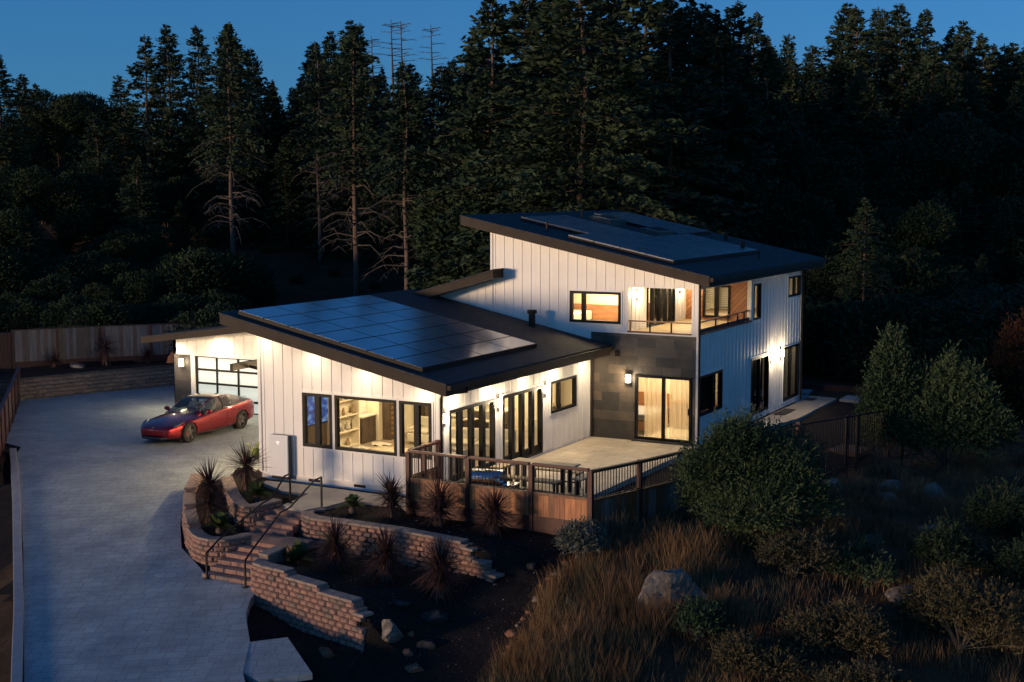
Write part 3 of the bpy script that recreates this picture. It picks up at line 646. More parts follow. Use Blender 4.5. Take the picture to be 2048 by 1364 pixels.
panels(roofT, -3.3, -.72, 3, 10.7, 14.1, 2, **UP); panels(roofT, -.72, .18, 1, 9.1, 14.1, 3, **UP); panels(roofT, .18, 2.9, 3, 9.1, 17.3, 5, **UP); panels(roofT, -3.4, .1, 4, 16.75, 19.9, 2, **UP)
for x0, x1, y0, y1 in ((-2.85, -2.0, 15.2, 16.6), (-.8, -.05, 15.1, 16.6)):
    k = MB()
    for n_ in range(4):
        t0 = n_ * .05; k.hexa([(x0 - .03 + .02 * n_, y0, roofT(x0) + t0), (x1, y0, roofT(x1) + t0), (x1, y1, roofT(x1) + t0), (x0 - .03 + .02 * n_, y1, roofT(x0) + t0), (x0 - .03 + .02 * n_, y0, roofT(x0) + t0 + .04), (x1, y0, roofT(x1) + t0 + .04), (x1, y1, roofT(x1) + t0 + .04), (x0 - .03 + .02 * n_, y1, roofT(x0) + t0 + .04)])
    k = k.build('skylight', M['skyl'], house)
    l = MB(); l.hexa([(x0 + .1, y0 + .1, roofT(x0 + .1) + .19), (x1 - .1, y0 + .1, roofT(x1 - .1) + .19), (x1 - .1, y1 - .1, roofT(x1 - .1) + .19), (x0 + .1, y1 - .1, roofT(x0 + .1) + .19), (x0 + .1, y0 + .1, roofT(x0 + .1) + .21), (x1 - .1, y0 + .1, roofT(x1 - .1) + .21), (x1 - .1, y1 - .1, roofT(x1 - .1) + .21), (x0 + .1, y1 - .1, roofT(x0 + .1) + .21)]); l.build('skylight_glass', M['panel'], k)
# ---------------------------------------------------------------- lamps
WARM = (1, .79, .52); LK = 1.0
def light(kind, loc, e, col=WARM, size=.05, parent=None, rot=None, **k):
    l = bpy.data.lights.new('lamp_light', kind); l.energy = e * LK; l.color = col
    if kind == 'AREA': l.size = size
    else: l.shadow_soft_size = size
    for a, v in k.items(): setattr(l, a, v)
    o = bpy.data.objects.new('lamp_light', l); C.objects.link(o); o.location = loc
    if rot: o.rotation_euler = rot
    o.parent = parent or house; return o
M['bulb'] = emis('glowing_lamp_glass', (1, .80, .50), 2.2); M['bulb2'] = emis('glowing_downlight', (1, .82, .55), 3.0)
def downlight(x, y, z, e, tilt=None):
    d = MB(); d.lathe([(.0, 0), (.055, 0), (.07, -.008), (.07, .01)], (x, y, z - .004), n=14); d.build('downlight', M['bulb2'], house)
    light('SPOT', (x, y, z - .03), e, size=.09, spot_size=R(165), spot_blend=1.0)
for x in (-5.75, -4.05, -2.29, -.42): downlight(x, -.36, roofA(x) - TH + .02, 9)
for y in (.65, 2.45, 4.6, 6.64, 8.61): downlight(.32, y, roofA(.32) - TH + .02, 16)
for x in (-18.25, -15.9, -13.3): downlight(x, 9.55, roofG(x) - .26 + .02, 36)
def sconce(F, u, v, e, h=.26, wd=.11, col=WARM):
    o = MB(); o.fbox(F, u - wd / 2 - .015, u + wd / 2 + .015, v - h / 2 - .02, v + h / 2 + .02, .0, .02)
    for z in (v - h / 2, v + h / 2, v - h * .17, v + h * .17): o.fbox(F, u - wd / 2 - .012, u + wd / 2 + .012, z - .008, z + .008, .02, .125)
    o.fbox(F, u - wd / 2 - .012, u - wd / 2 - .002, v - h / 2, v + h / 2, .11, .122); o.fbox(F, u + wd / 2 + .002, u + wd / 2 + .012, v - h / 2, v + h / 2, .11, .122)
    o = o.build('wall_lamp', M['alu'], house)
    gb = MB(); gb.fbox(F, u - wd / 2, u + wd / 2, v - h / 2 + .01, v + h / 2 - .01, .025, .105); gb.build('lamp_glass', M['bulb'], o)
    light('POINT', F(u, v, .22), e, col, size=.05, parent=o)
sconce(FB, .20, 1.95, 6); sconce(FB, 3.13, 1.95, 6); sconce(FB, 6.03, 1.97, 6)
FL = Frame((-6.18, 0, 0), (0, 1, 0), (-1, 0, 0))
for y_ in (1.0, 3.6, 6.8): sconce(FL, y_, 1.75, 56, col=(1, .70, .36))
sconce(FS, 1.34, 1.98, 7, .26, .13); sconce(FR, 16.55, 2.03, 8); sconce(FR, 17.68, 2.03, 8); sconce(Frame((0, 9.97, 0), (1, 0, 0), (0, -1, 0)), -17.9, 1.30, 3, .3, .16)
sconce(FI, 10.05, 4.6, 6, .2, .1); sconce(FI, 13.75, 4.6, 6, .2, .1)
vb = MB(); vb.fbox(FS, .88, 1.02, 2.68, 2.84, .0, .1); vb.build('wall_vent_hood', M['fascia'], house)
# rooms
IN = (1, .76, .45)
light('AREA', (-3.2, 3.0, 2.75), 30, IN, 1.6); light('AREA', (-2.6, 7.6, 2.7), 24, IN, 1.6); light('AREA', (-5.6, 4.6, 2.1), 3, IN, .4)
light('AREA', (-.5, 10.8, 4.95), 22, IN, 1.2); light('AREA', (1.7, 11.2, 2.85), 24, IN, 1.2)
light('AREA', (2.4, 11.5, 4.9), 7, IN, .8); light('AREA', (0.8, 12.0, 4.9), 12, IN, .5); light('AREA', (2.2, 16.4, 4.9), 14, IN, 1.2); light('AREA', (2.9, 19.2, 2.7), 3, IN, .5)
# ---------------------------------------------------------------- retaining walls of split-face blocks
def resample(path, step):
    P = [Vector(p[:2]) for p in path]; out = [(P[0], (P[1] - P[0]).normalized(), 0.)]; s = 0; cur = P[0]; i = 0; need = step
    while i < len(P) - 1:
        seg = P[i + 1] - cur; L = seg.length
        if L >= need: cur = cur + seg.normalized() * need; s += need; out.append((cur, seg.normalized(), s)); need = step
        else: need -= L; s += L if False else 0; cur = P[i + 1]; i += 1
    return out
def plen(path): return sum((Vector(a[:2]) - Vector(b[:2])).length for a, b in zip(path, path[1:]))
def along(path, s):
    for a, b in zip(path, path[1:]):
        a, b = Vector(a[:2]), Vector(b[:2]); L = (b - a).length
        if s <= L or b == Vector(path[-1][:2]): return a + (b - a) * (s / L), (b - a).normalized()
        s -= L
def blockwall(name, path, tops, basef, mats, label, capm, ch=.12, bw=.25, dep=.26, bat=.012, seed=1, capt=.065, group=None):
    """tops: [(s_from, z_top)] steps along the path; the outer face is on the right of the direction of travel"""
    rnd = random.Random(seed); L = plen(path); zt0 = max(t[1] for t in tops)
    def top(s):
        z = tops[0][1]
        for a, b in tops:
            if s >= a: z = b
        return z
    b = MB(); cp = MB(); z = zt0 - capt; i = 0
    def nrm_at(s):
        a_, _ = along(path, max(0, s - .14)); c_, _ = along(path, min(L, s + .14)); t_ = (c_ - a_).normalized(); return Vector((t_.y, -t_.x))
    while True:
        z1 = z - i * ch; z0 = z1 - ch; nb = max(1, int(round(L / bw))); w = L / nb; o = (i % 2) * .5; any_ = False
        for k in range(-1, nb + 1):
            s0 = (k + o) * w; s1 = s0 + w; s0 = max(0, s0); s1 = min(L, s1)
            if s1 - s0 < .04: continue
            m = (s0 + s1) / 2
            if z1 > top(m) - capt + .02: any_ = True; continue
            pm, _ = along(path, m)
            if z1 < basef(pm.x, pm.y) - .05: continue
            any_ = True; r = bat * i; j = rnd.uniform(-.006, .006)
            p0, t0 = along(path, s0 + .004); p1, t1 = along(path, s1 - .004); t = (p1 - p0).normalized(); n = Vector((t.y, -t.x))
            n0, n1 = nrm_at(s0), nrm_at(s1)
            def q(p, d, zz, n0=n0, n1=n1, p0=p0, p1=p1):
                u_ = (p - p0).length / max(1e-6, (p1 - p0).length); n = n0.lerp(n1, u_); return (p.x + n.x * d, p.y + n.y * d, zz)
            f = r + j; bu = .03 + rnd.uniform(0, .022); e = .22 * (s1 - s0); a = z0 + .004; c = z1 - .004
            mi = rnd.choice([0, 0, 1, 1, 2]); k0 = len(b.v)
            b.v += [q(p0, f, a), q(p1, f, a), q(p1, f, c), q(p0, f, c), q(p0, -dep, a), q(p1, -dep, a), q(p1, -dep, c), q(p0, -dep, c)]
            pa = p0 + (p1 - p0) * .16; pb = p0 + (p1 - p0) * .84; hz = (c - a) * .18
            b.v += [q(pa, f + bu, a + hz), q(pb, f + bu * rnd.uniform(.5, 1.2), a + hz), q(pb, f + bu, c - hz), q(pa, f + bu * rnd.uniform(.5, 1.2), c - hz)]
            for fc in ((0, 1, 9, 8), (1, 2, 10, 9), (2, 3, 11, 10), (3, 0, 8, 11), (8, 9, 10, 11), (5, 4, 7, 6), (4, 0, 3, 7), (1, 5, 6, 2), (3, 2, 6, 7), (4, 5, 1, 0)):
                b.f.append(tuple(k0 + v for v in fc)); b.m.append(mi)
        i += 1
        if not any_ or i > 16: break
    # caps
    nb = max(1, int(round(L / .38))); w = L / nb
    for k in range(nb):
        s0, s1 = k * w, (k + 1) * w; zt = top((s0 + s1) / 2); p0, _ = along(path, s0 + .003); p1, _ = along(path, s1 - .003); t = (p1 - p0).normalized(); n = Vector((t.y, -t.x)); ln = int((zt0 - zt) / ch + .5) * bat
        n0, n1 = nrm_at(s0), nrm_at(s1)
        def q(p, d, zz, n0=n0, n1=n1, p0=p0): n = n0 if (p - p0).length < 1e-6 else n1; return (p.x + n.x * d, p.y + n.y * d, zz)
        d0, d1 = ln + .045, -dep + ln - .02
        cp.hexa([q(p0, d0, zt - capt + .002), q(p1, d0, zt - capt + .002), q(p1, d1, zt - capt + .002), q(p0, d1, zt - capt + .002), q(p0, d0, zt), q(p1, d0, zt), q(p1, d1, zt), q(p0, d1, zt)])
    root = empty(name, (0, 0, 0), label=label, cat='retaining wall', group=group)
    b.build('block_courses', mats, root); cp.build('wall_cap', capm, root, bevel=.012); return root
c = .12
LU = plen(UPW); bs = lambda x, y: -1.08
blockwall('retaining_wall', UPW, [(0, -.18), (LU - .98, -.18 - c), (LU - .82, -.18 - 2 * c), (LU - .64, -.18 - 3 * c), (LU - .46, -.18 - 4 * c), (LU - .26, -.18 - 5 * c), (LU - .1, -.18 - 6 * c)], bs, BL,
          'long tan block retaining wall of the upper bed, below the wooden deck fence, its right end stepping down', M['cap'], seed=3)
LL = plen(LOW)
def lowbase(x, y): return -1.95
blockwall('retaining_wall', LOW, [(0, -.45), (.62, -.45 - c), (2.36, -.45 - 2 * c), (3.55, -.45 - 3 * c), (LL - .34, -.45 - 5 * c), (LL - .18, -.45 - 7 * c)], lowbase, BL,
          'lowest tan block retaining wall, its bright face toward the driveway apron and cap in steps', M['cap'], seed=5)
blockwall('retaining_wall', TA, [(0, -.06)], lambda x, y: -.85, BL, 'inner curved block planter wall left of the upper steps', M['cap'], seed=7)
blockwall('retaining_wall', TB, [(0, -.16), (2.0, -.16 - c), (3.4, -.16 - 2 * c), (5.0, -.16 - 3 * c)], lambda x, y: zdrive(y) - .08, BL, 'outer curved block planter wall rising from the driveway left of the steps', M['cap'], seed=9)
blockwall('retaining_wall', BK, [(0, .10), (1.0, .40)], lambda x, y: -.5, BG, 'long dim block retaining wall at the back of the parking court', simple('dim_cap', (.10, .085, .07), .85), seed=11, ch=.16, bw=.42)
# ---------------------------------------------------------------- garden steps
st = empty('garden_steps', label='flight of tan stone steps climbing from the driveway to the walkway', cat='steps'); rnd = random.Random(4)
ysx = [-5.95, -5.66, -5.37, -5.08, -4.79, -4.5, -3.7, -3.45, -3.2, -2.95]
for i, y in enumerate(ysx):
    z = -1.23 + .098 * (i + 1); y1 = (ysx + [-2.72])[i + 1] + .05
    x0, x1 = (-3.05, -1.42) if i < 6 else (-3.42, -2.25)
    if i == 5: x0 = -3.42
    b = MB(); n = 4 if i < 6 else 3; w = (x1 - x0) / n
    for k in range(n):
        j = rnd.uniform(-.008, .008); b.box(x0 + k * w + .003, x0 + (k + 1) * w - .003, y + j, y1 if i != 5 else y + .33, z - .20, z, rnd.choice([0, 1, 1, 2]))
    if i == 5:
        for r_ in range(2):
            for k in range(4): b.box(x0 + k * .5 + r_ * .2 - .2 + .003, x0 + (k + 1) * .5 + r_ * .2 - .2 - .003, y + .333 + r_ * .26, y + .59 + r_ * .26, z - .2, z - .002, rnd.choice([0, 1, 2]))
    b.build('step', BL, st, bevel=.014)
def handrail(pts, posts, label):
    o = empty('handrail', label=label, cat='handrail', group='handrails of the garden steps')
    b = MB(); b.tube(pts, .024, 8); b.build('rail', M['blackmetal'], o, smooth=True)
    for (x, y, z0, z1) in posts:
        p = MB(); p.box(x - .02, x + .02, y - .02, y + .02, z0, z1); p.box(x - .06, x + .06, y - .06, y + .06, z0, z0 + .012); p.build('post', M['blackmetal'], o)
handrail([(-2.85, -6.0, -.6), (-2.9, -5.75, -.53), (-2.95, -5.45, -.42), (-3.1, -3.6, .08), (-3.12, -3.15, .14), (-3.13, -2.62, .60), (-3.13, -2.39, .62)], [(-2.85, -6.0, -1.22, -.6), (-3.13, -2.39, -.15, .61)], 'black metal handrail on the left side of the garden steps')
handrail([(-1.6, -6.1, -.6), (-1.68, -5.7, -.42), (-1.95, -4.3, .13), (-1.98, -3.9, .16), (-2.14, -2.66, .60), (-2.16, -2.34, .62)], [(-1.6, -6.1, -1.24, -.6), (-2.16, -2.34, -.19, .61)], 'black metal handrail on the right side of the garden steps')
# ---------------------------------------------------------------- deck fence
df = empty('deck_fence', label='red-brown wooden patio fence with cedar board skirt below black balusters', cat='fence')
def run(p, q, z0, z1, skirt=True, red=True, boards=None, base=-.3, root=None, sp=.10, toprail=None):
    p, q = Vector(p), Vector(q); L = (q - p).length; t = (q - p) / L; n = Vector((t.y, -t.x)); F = Frame((p.x, p.y, 0), (t.x, t.y, 0), (n.x, n.y, 0))
    tr = MB(); tr.fbox(F, .05, L - .05, z1 - .045, z1, -.06, .06); tr.build('top_rail', toprail or (M['redwood_h'] if red else M['blackmetal']), root)
    br = MB(); br.fbox(F, .05, L - .05, z0, z0 + .025, -.012, .012); br.fbox(F, .05, L - .05, z1 - .075, z1 - .048, -.012, .012)
    k = sp
    while k < L - .05: br.fbox(F, k - .008, k + .008, z0 + .02, z1 - .05, -.008, .008); k += sp
    br.build('balusters', M['blackmetal'], root)
    if skirt:
        sb = MB(); k = .05; rr = random.Random(int(p.x * 100) + 5); zb = .1 if boards is None else base + .2
        sb.fbox(F, .05, L - .05, z0 - .075, z0 - .012, -.03, .03, 1)
        while k < L - .06:
            w = min(.145, L - .05 - k); sb.fbox(F, k + .003, k + w - .003, zb, z0 - .077, -.012 + rr.uniform(-.004, .004), .016 + rr.uniform(-.004, .004), rr.randint(0, 2)); k += w
        sb.build('skirt_boards', boards or [M['board1'], M['board2'], M['board3']], root)
        bb = MB(); bb.fbox(F, .05, L - .05, base, zb - .002, -.02, .03); bb.build('base_board', M['redwood'], root)
def post(x, y, z0, z1, root, m=None, r=.055):
    b = MB(); b.box(x - r, x + r, y - r, y + r, z0, z1); b.build('post', m or M['redwood'], root)
PX = [(.03, -1.6), (1.79, -1.6), (3.56, -1.6), (5.15, -1.6)]
for a, b_ in zip(PX, PX[1:]): run(a, b_, .70, 1.40, root=df)
for a in PX: post(a[0], a[1], -.5, 1.352, df)
run((.03, -1.6), (.03, -.85), .70, 1.40, root=df); run((.03, -.85), (.03, -.16), .70, 1.40, root=df); post(.03, -.85, -.3, 1.352, df); post(.03, -.16, -.3, 1.42, df)
gb = [M['greyboard2'], M['board2'], M['greyboard']]
SX = [(5.15, -1.6), (5.70, .05), (6.22, 1.87), (7.57, 7.01), (8.61, 9.53)]
run(SX[0], SX[1], .66, 1.36, boards=gb, base=-.35, root=df, toprail=M['fascia']); run(SX[1], SX[2], .66, 1.36, boards=gb, base=-.35, root=df, toprail=M['fascia'])
for a in SX[1:3]: post(a[0], a[1], -.5, 1.38, df)
# black iron fence
def ironfence(pts, z0, z1, label, sp=.11, posts=2.2):
    o = empty('iron_fence', label=label, cat='fence')
    for a, b_ in zip(pts, pts[1:]):
        p, q = Vector(a), Vector(b_); L = (q - p).length; t = (q - p) / L; n = Vector((t.y, -t.x)); F = Frame((p.x, p.y, 0), (t.x, t.y, 0), (n.x, n.y, 0))
        m = MB(); m.fbox(F, 0, L, z1 - .04, z1, -.02, .02); m.fbox(F, 0, L, z0 + .1, z0 + .13, -.015, .015); k = sp
        while k < L: m.fbox(F, k - .009, k + .009, z0, z1 - .04, -.009, .009); k += sp
        m.build('picket_panel', M['blackmetal'], o)
        k = 0
        while k < L: m = MB(); m.fbox(F, k - .03, k + .03, z0 - .2, z1 + .03, -.03, .03); m.build('post', M['blackmetal'], o); k += posts
    return o
fe = ironfence([SX[2], SX[3], SX[4], (9.9, 12.6)], -.3, 1.34, 'black iron picket fence behind the big round shrub, going back from the deck fence')
post(7.57, 7.01, -.4, 1.42, fe)
ironfence([(3.2, 26.0), (9.4, 24.6), (10.4, 20.5)], -.2, 1.15, 'black iron fence behind the far right corner of the house')
tk = MB(); tk.box(2.2, 8.2, 23.6, 23.72, -.15, .12); tag(tk.build('garden_edging', M['redfence']), 'low red-brown timber edging behind the rear path slabs', 'edging')
# back fence and side fence
def boardfence(pts, z0f, z1f, mats, label, posts=2.35, name='board_fence', wd=.15, basered=True, seed=2):
    o = empty(name, label=label, cat='fence'); rr = random.Random(seed)
    for a, b_ in zip(pts, pts[1:]):
        p, q = Vector(a[:2]), Vector(b_[:2]); L = (q - p).length; t = (q - p) / L; n = Vector((t.y, -t.x)); F = Frame((p.x, p.y, 0), (t.x, t.y, 0), (n.x, n.y, 0))
        z0 = lambda u: a[2] + (b_[2] - a[2]) * u / L; z1 = lambda u: z0(u) + z1f
        npn = max(1, int(round(L / posts))); w = L / npn
        for i in range(npn):
            m = MB(); k = i * w + .05
            while k < (i + 1) * w - .06:
                ww = min(wd, (i + 1) * w - .05 - k); zz = z1(k) - .04 + rr.uniform(-.004, .0)
                m.fbox(F, k + .004, k + ww - .004, z0(k) + .28, zz, -.01 + rr.uniform(-.004, .004), .012 + rr.uniform(-.003, .003), rr.randint(0, len(mats) - 1)); k += ww
            m.build('board_panel', mats, o)
            m = MB(); u0, u1 = i * w + .05, (i + 1) * w - .05
            m.hexa([F(u0, z0(u0) - .15, -.02), F(u1, z0(u1) - .15, -.02), F(u1, z0(u1) - .15, .02), F(u0, z0(u0) - .15, .02), F(u0, z0(u0) + .275, -.02), F(u1, z0(u1) + .275, -.02), F(u1, z0(u1) + .275, .02), F(u0, z0(u0) + .275, .02)])
            m.build('base_board', M['redfence'], o); m = MB()
            m.hexa([F(u0, z1(u0) - .035, -.06), F(u1, z1(u1) - .035, -.06), F(u1, z1(u1) - .035, .06), F(u0, z1(u0) - .035, .06), F(u0, z1(u0), -.06), F(u1, z1(u1), -.06), F(u1, z1(u1), .06), F(u0, z1(u0), .06)])
            m.build('top_rail', M['redfence'], o)
            for k in ([i * w] if i < npn - 1 else [i * w, L]): m = MB(); m.fbox(F, k - .055, k + .055, z0(k) - .3, z1(k) - .0, -.055, .055); m.build('post', M['redfence'], o)
    return o
boardfence([(-27.5, 10.2, .45), (-25.5, 13.2, .45), (-22.7, 16.5, .45), (-21.0, 19.0, .45)], None, 1.66, [M['greyboard'], M['greyboard'], M['greyboard2']], 'tall weathered board fence along the back of the parking court')
boardfence([(-31.5, 4.6, .45), (-27.62, 10.1, .45)], None, 1.55, [M['redfence']], 'dark red board fence at the far left edge', seed=8, name='red_fence')
boardfence([(-25.4, 8.6, -.5), (-16.95, .25, -.5), (-14.5, -2.1, -.75)], None, 1.36, [M['greyboard2'], M['redfence'], M['greyboard']], 'low board fence running beside the driveway at the left edge', seed=5, posts=2.0)
# ---------------------------------------------------------------- wall battery
FAo = FA; bt = empty('wall_battery', label='white home battery cabinet standing against the gable wall', cat='battery')
b = MB(); b.fbox(FA, -5.537, -4.881, -.049, 1.121, .19, .235); M['batt'] = simple('white_glass_front', (.80, .80, .79), .2, 0, .02); b.build('front_cover', M['batt'], bt, bevel=.006)
b = MB(); b.fbox(FA, -5.53, -4.888, -.04, 1.112, .04, .188); b.build('cabinet_body', simple('dark_battery_body', (.05, .055, .06), .4), bt)
b = MB(); b.fbox(FA, -5.5, -4.92, -.14, -.05, .03, .17); b.build('base_stand', M['blackmetal'], bt)
b = MB(); M['logo'] = emis('lit_emblem', (1, .95, .85), .12); ux, uz = -5.215, .90
b.fbox(FA, ux - .014, ux + .014, uz - .055, uz + .02, .2355, .238); b.fbox(FA, ux - .055, ux + .055, uz + .022, uz + .04, .2355, .238); b.fbox(FA, ux - .055, ux - .035, uz + .008, uz + .022, .2355, .238); b.fbox(FA, ux + .035, ux + .055, uz + .008, uz + .022, .2355, .238)
b.build('emblem', M['logo'], bt)
# ---------------------------------------------------------------- patio furniture
def legbox(root, x0, x1, y0, y1, z0, z1, name='leg', m=None): b = MB(); b.box(x0, x1, y0, y1, z0, z1); return b.build(name, m or M['blackmetal'], root, bevel=.004)
tb = empty('dining_table', (0, 0, 0), label='long wooden outdoor dining table with dark legs on the patio', cat='table')
b = MB()
for k in range(4): b.box(1.40, 3.28, 1.08 + k * .17, 1.24 + k * .17, .70, .75)
b.build('tabletop', M['tablewood'], tb, bevel=.005)
for x in (1.62, 2.98):
    for y in (1.16, 1.56): legbox(tb, x, x + .08, y, y + .12, 0, .70)
legbox(tb, 1.7, 2.98, 1.38, 1.43, .2, .28, 'stretcher')
def bench(x0, x1, y0, y1, z, label, rz=0):
    o = empty('bench', ((x0 + x1) / 2, (y0 + y1) / 2, 0), rz, label, 'bench', 'benches around the outdoor table'); hx, hy = (x1 - x0) / 2, (y1 - y0) / 2
    b = MB(); n = 2
    for k in range(n): b.box(-hx, hx, -hy + k * hy, -hy + (k + 1) * hy - .01, z - .045, z)
    b.build('seat', M['tablewood'], o, bevel=.004)
    for sx in (-1, 1):
        for sy in (-1, 1): legbox(o, sx * (hx - .12) - .03, sx * (hx - .12) + .03, sy * (hy - .05) - .03, sy * (hy - .05) + .03, 0, z - .045)
    legbox(o, -hx + .15, hx - .15, -.02, .02, .12, .16, 'stretcher')
bench(1.55, 3.15, .62, .92, .45, 'long bench on the near side of the outdoor table'); bench(1.55, 3.15, 1.98, 2.26, .45, 'long bench on the far side of the outdoor table')
bench(.92, 1.28, 1.05, 1.75, .58, 'short bench at the left end of the outdoor table, behind the grill'); bench(3.36, 3.66, 1.0, 1.75, .5, 'short bench at the right end of the outdoor table')
gr = empty('barbecue_grill', (1.82, -.62, 0), R(4), 'black and chrome barbecue grill behind the deck fence', 'grill')
b = MB(); n = 12
M['chrome'] = simple('polished_steel', (.45, .46, .48), .12, 1, .05)
pr_ = [(-.24, .60)] + [(-.24 * math.cos(a * PI / n), .66 + .24 * math.sin(a * PI / n)) for a in range(n + 1)] + [(.24, .60)]
k0 = 0
for x in (-.42, .42):
    for y, z in pr_: b.v.append((x, y, z))
m_ = len(pr_); b.f = [tuple(range(m_)), tuple(range(m_, 2 * m_))[::-1]] + [(i, (i + 1) % m_, m_ + (i + 1) % m_, m_ + i) for i in range(m_)]; b.m = [0] * len(b.f)
lid = b.build('lid', M['chrome'], gr, bevel=.008)
b = MB(); b.tube([(-.3, -.285, .74), (.3, -.285, .74)], .013, 8); b.build('lid_handle', M['chrome'], lid)
b = MB(); b.box(-.44, .44, -.25, .25, .42, .595); b.build('firebox', M['blackmetal'], gr, bevel=.01)
b = MB(); b.box(-.38, .38, -.22, .22, .08, .415); b.build('cart', M['blackmetal'], gr, bevel=.006)
for s_ in (-1, 1): b = MB(); b.box(*sorted((s_ * .45, s_ * .78)), -.22, .22, .54, .575); b.build('side_shelf', M['chrome'] if s_ > 0 else M['blackmetal'], gr, bevel=.006)
for s_ in (-1, 1): b = MB(); b.lathe([(0, -.02), (.08, -.02), (.08, .02), (0, .02)], (s_ * .34, -.2, .08), 'x', 16); b.build('wheel', M['blackmetal'], gr)
for x0, x1, y0, y1, lb in ((3.80, 4.22, 16.5, 17.9, 'dark doormat below the two lamps on the side path'), (3.75, 4.15, 20.3, 20.9, 'small dark doormat at the far corner of the side path')):
    b = MB(); b.box(x0, x1, y0, y1, -.046, -.025); tag(b.build('doormat', simple('dark_doormat', (.03, .026, .024), .95)), lb, 'doormat')
# ---------------------------------------------------------------- car
def build_car():
    car = empty('electric_car', (0, 0, 0), label='deep red electric sedan charging in front of the lit garage door', cat='car')
    t = NT('red_car_paint'); t.base((.30, .004, .010)); t.set(.30, .85, .5, 1.0); t.b.inputs['Coat Roughness'].default_value = .03; red = t.m
    dark = simple('car_black_trim', (.012, .012, .013), .4, 0, .1); glass = glassy('car_window_glass', (.42, .47, .48)); cream_ = simple('pale_car_seat', (.55, .53, .50), .6, 0, .05); dark_roof = simple('dark_roof_glass', (.02, .016, .016), .06, 0, .05)
    S = [  # x from the nose, half width, z bottom, z waist, z shoulder, z top edge, z top
        (0.06, .42, .30, .42, .53, .56, .57), (0.11, .62, .23, .43, .57, .61, .62), (0.26, .79, .19, .45, .63, .67, .69), (0.55, .91, .17, .48, .70, .735, .77), (0.95, .965, .17, .50, .76, .80, .845), (1.45, .97, .17, .52, .81, .86, .915),
        (2.0, .972, .17, .53, .85, .895, .93), (2.8, .975, .17, .54, .89, .93, .95), (3.5, .985, .17, .56, .93, .965, .98), (4.05, .99, .18, .58, .955, 1.0, 1.02), (4.5, .955, .21, .60, .96, 1.035, 1.06), (4.82, .88, .26, .62, .93, 1.05, 1.075), (4.97, .74, .36, .62, .88, .98, 1.0)]
    b = MB(); rows_ = []
    for x, w, zb, zm, zs, ze, zt in S:
        half = [(0, zb), (w * .8, zb), (w * .95, zb + .05), (w * 1.0, zb + .16), (w * 1.0, zm), (w * .985, zs - .06), (w * .94, zs), (w * .80, ze), (w * .45, zt - .006), (0, zt)]
        ring = [(x, y, z) for y, z in half] + [(x, -y, z) for y, z in half[-2:0:-1]]
        k = len(b.v); b.v += ring; rows_.append((k, len(ring)))
    n = rows_[0][1]
    for (a, _), (c, _) in zip(rows_, rows_[1:]):
        for j in range(n): b.f.append((a + j, a + (j + 1) % n, c + (j + 1) % n, c + j)); b.m.append(0)
    b.f.append(tuple(rows_[0][0] + j for j in range(n))); b.f.append(tuple(rows_[-1][0] + j for j in range(n))[::-1]); b.m += [0, 0]
    body = b.build('body', red, None, smooth=True)
    m = body.modifiers.new('s', 'SUBSURF'); m.levels = 2; m.render_levels = 2
    cut = MB()
    for x in (.985, 3.945):
        for s_ in (-1, 1): cut.lathe([(0, -.16), (.395, -.16), (.395, .16), (0, .16)], (x, s_ * .92, .345), 'y', 36)
    co = cut.build('cutter', dark); m = body.modifiers.new('b', 'BOOLEAN'); m.operation = 'DIFFERENCE'; m.object = co; m.solver = 'EXACT'
    dg = bpy.context.evaluated_depsgraph_get(); me = bpy.data.meshes.new_from_object(body.evaluated_get(dg)); body.modifiers.clear(); body.data = me; bpy.data.objects.remove(co)
    if len(me.materials) == 0: me.materials.append(red)
    body.parent = car
    # greenhouse
    G = [(1.58, .80, .89, .60, .915), (1.88, .84, .90, .62, 1.09), (2.22, .86, .91, .61, 1.27), (2.55, .87, .925, .59, 1.375), (2.92, .875, .94, .59, 1.41), (3.3, .875, .95, .58, 1.405), (3.7, .865, .965, .56, 1.355), (4.1, .84, .985, .53, 1.26), (4.5, .78, 1.02, .50, 1.13), (4.75, .70, 1.04, .46, 1.075)]
    def cr(p0, p1, p2, p3, t): return [.5 * (2 * b_ + (c_ - a_) * t + (2 * a_ - 5 * b_ + 4 * c_ - d_) * t * t + (-a_ + 3 * b_ - 3 * c_ + d_) * t ** 3) for a_, b_, c_, d_ in zip(p0, p1, p2, p3)]
    GG = []
    for i in range(len(G) - 1):
        for q in range(4): GG.append(cr(G[max(0, i - 1)], G[i], G[i + 1], G[min(len(G) - 1, i + 2)], q / 4))
    GG.append(G[-1])
    def ring(g):
        x, wb, zb, wt, zr = g; h = zr - zb
        half = [(wb, zb - .03), (wb * .985, zb + h * .2), (wb * .955, zb + h * .45), (wb - (wb - wt) * .55, zb + h * .72), (wt + .05, zb + h * .90), (wt, zb + h * .955), (wt * .75, zr - .012), (wt * .4, zr - .003), (0, zr)]
        return [(x, y, z) for y, z in half] + [(x, -y, z) for y, z in half[-2::-1]]
    Rr = [ring(g) for g in GG]; NJ = 16
    def part(name, i0, i1, j0, j1, mat, parent=None, sm_=True):
        q = MB()
        for i in range(i0, i1):
            for j in range(j0, j1): q.poly([Rr[i][j], Rr[i][j + 1], Rr[i + 1][j + 1], Rr[i + 1][j]])
        o = q.build(name, mat, parent or car, smooth=True)
        bm = bmesh.new(); bm.from_mesh(o.data); bmesh.ops.remove_doubles(bm, verts=bm.verts, dist=.0005); bmesh.ops.recalc_face_normals(bm, faces=bm.faces)
        for f_ in bm.faces: f_.smooth = True
        if sum(f_.normal.z for f_ in bm.faces) < 0 and j0 > 3 and j1 < 13: bmesh.ops.reverse_faces(bm, faces=bm.faces)
        bm.to_mesh(o.data); bm.free(); return o
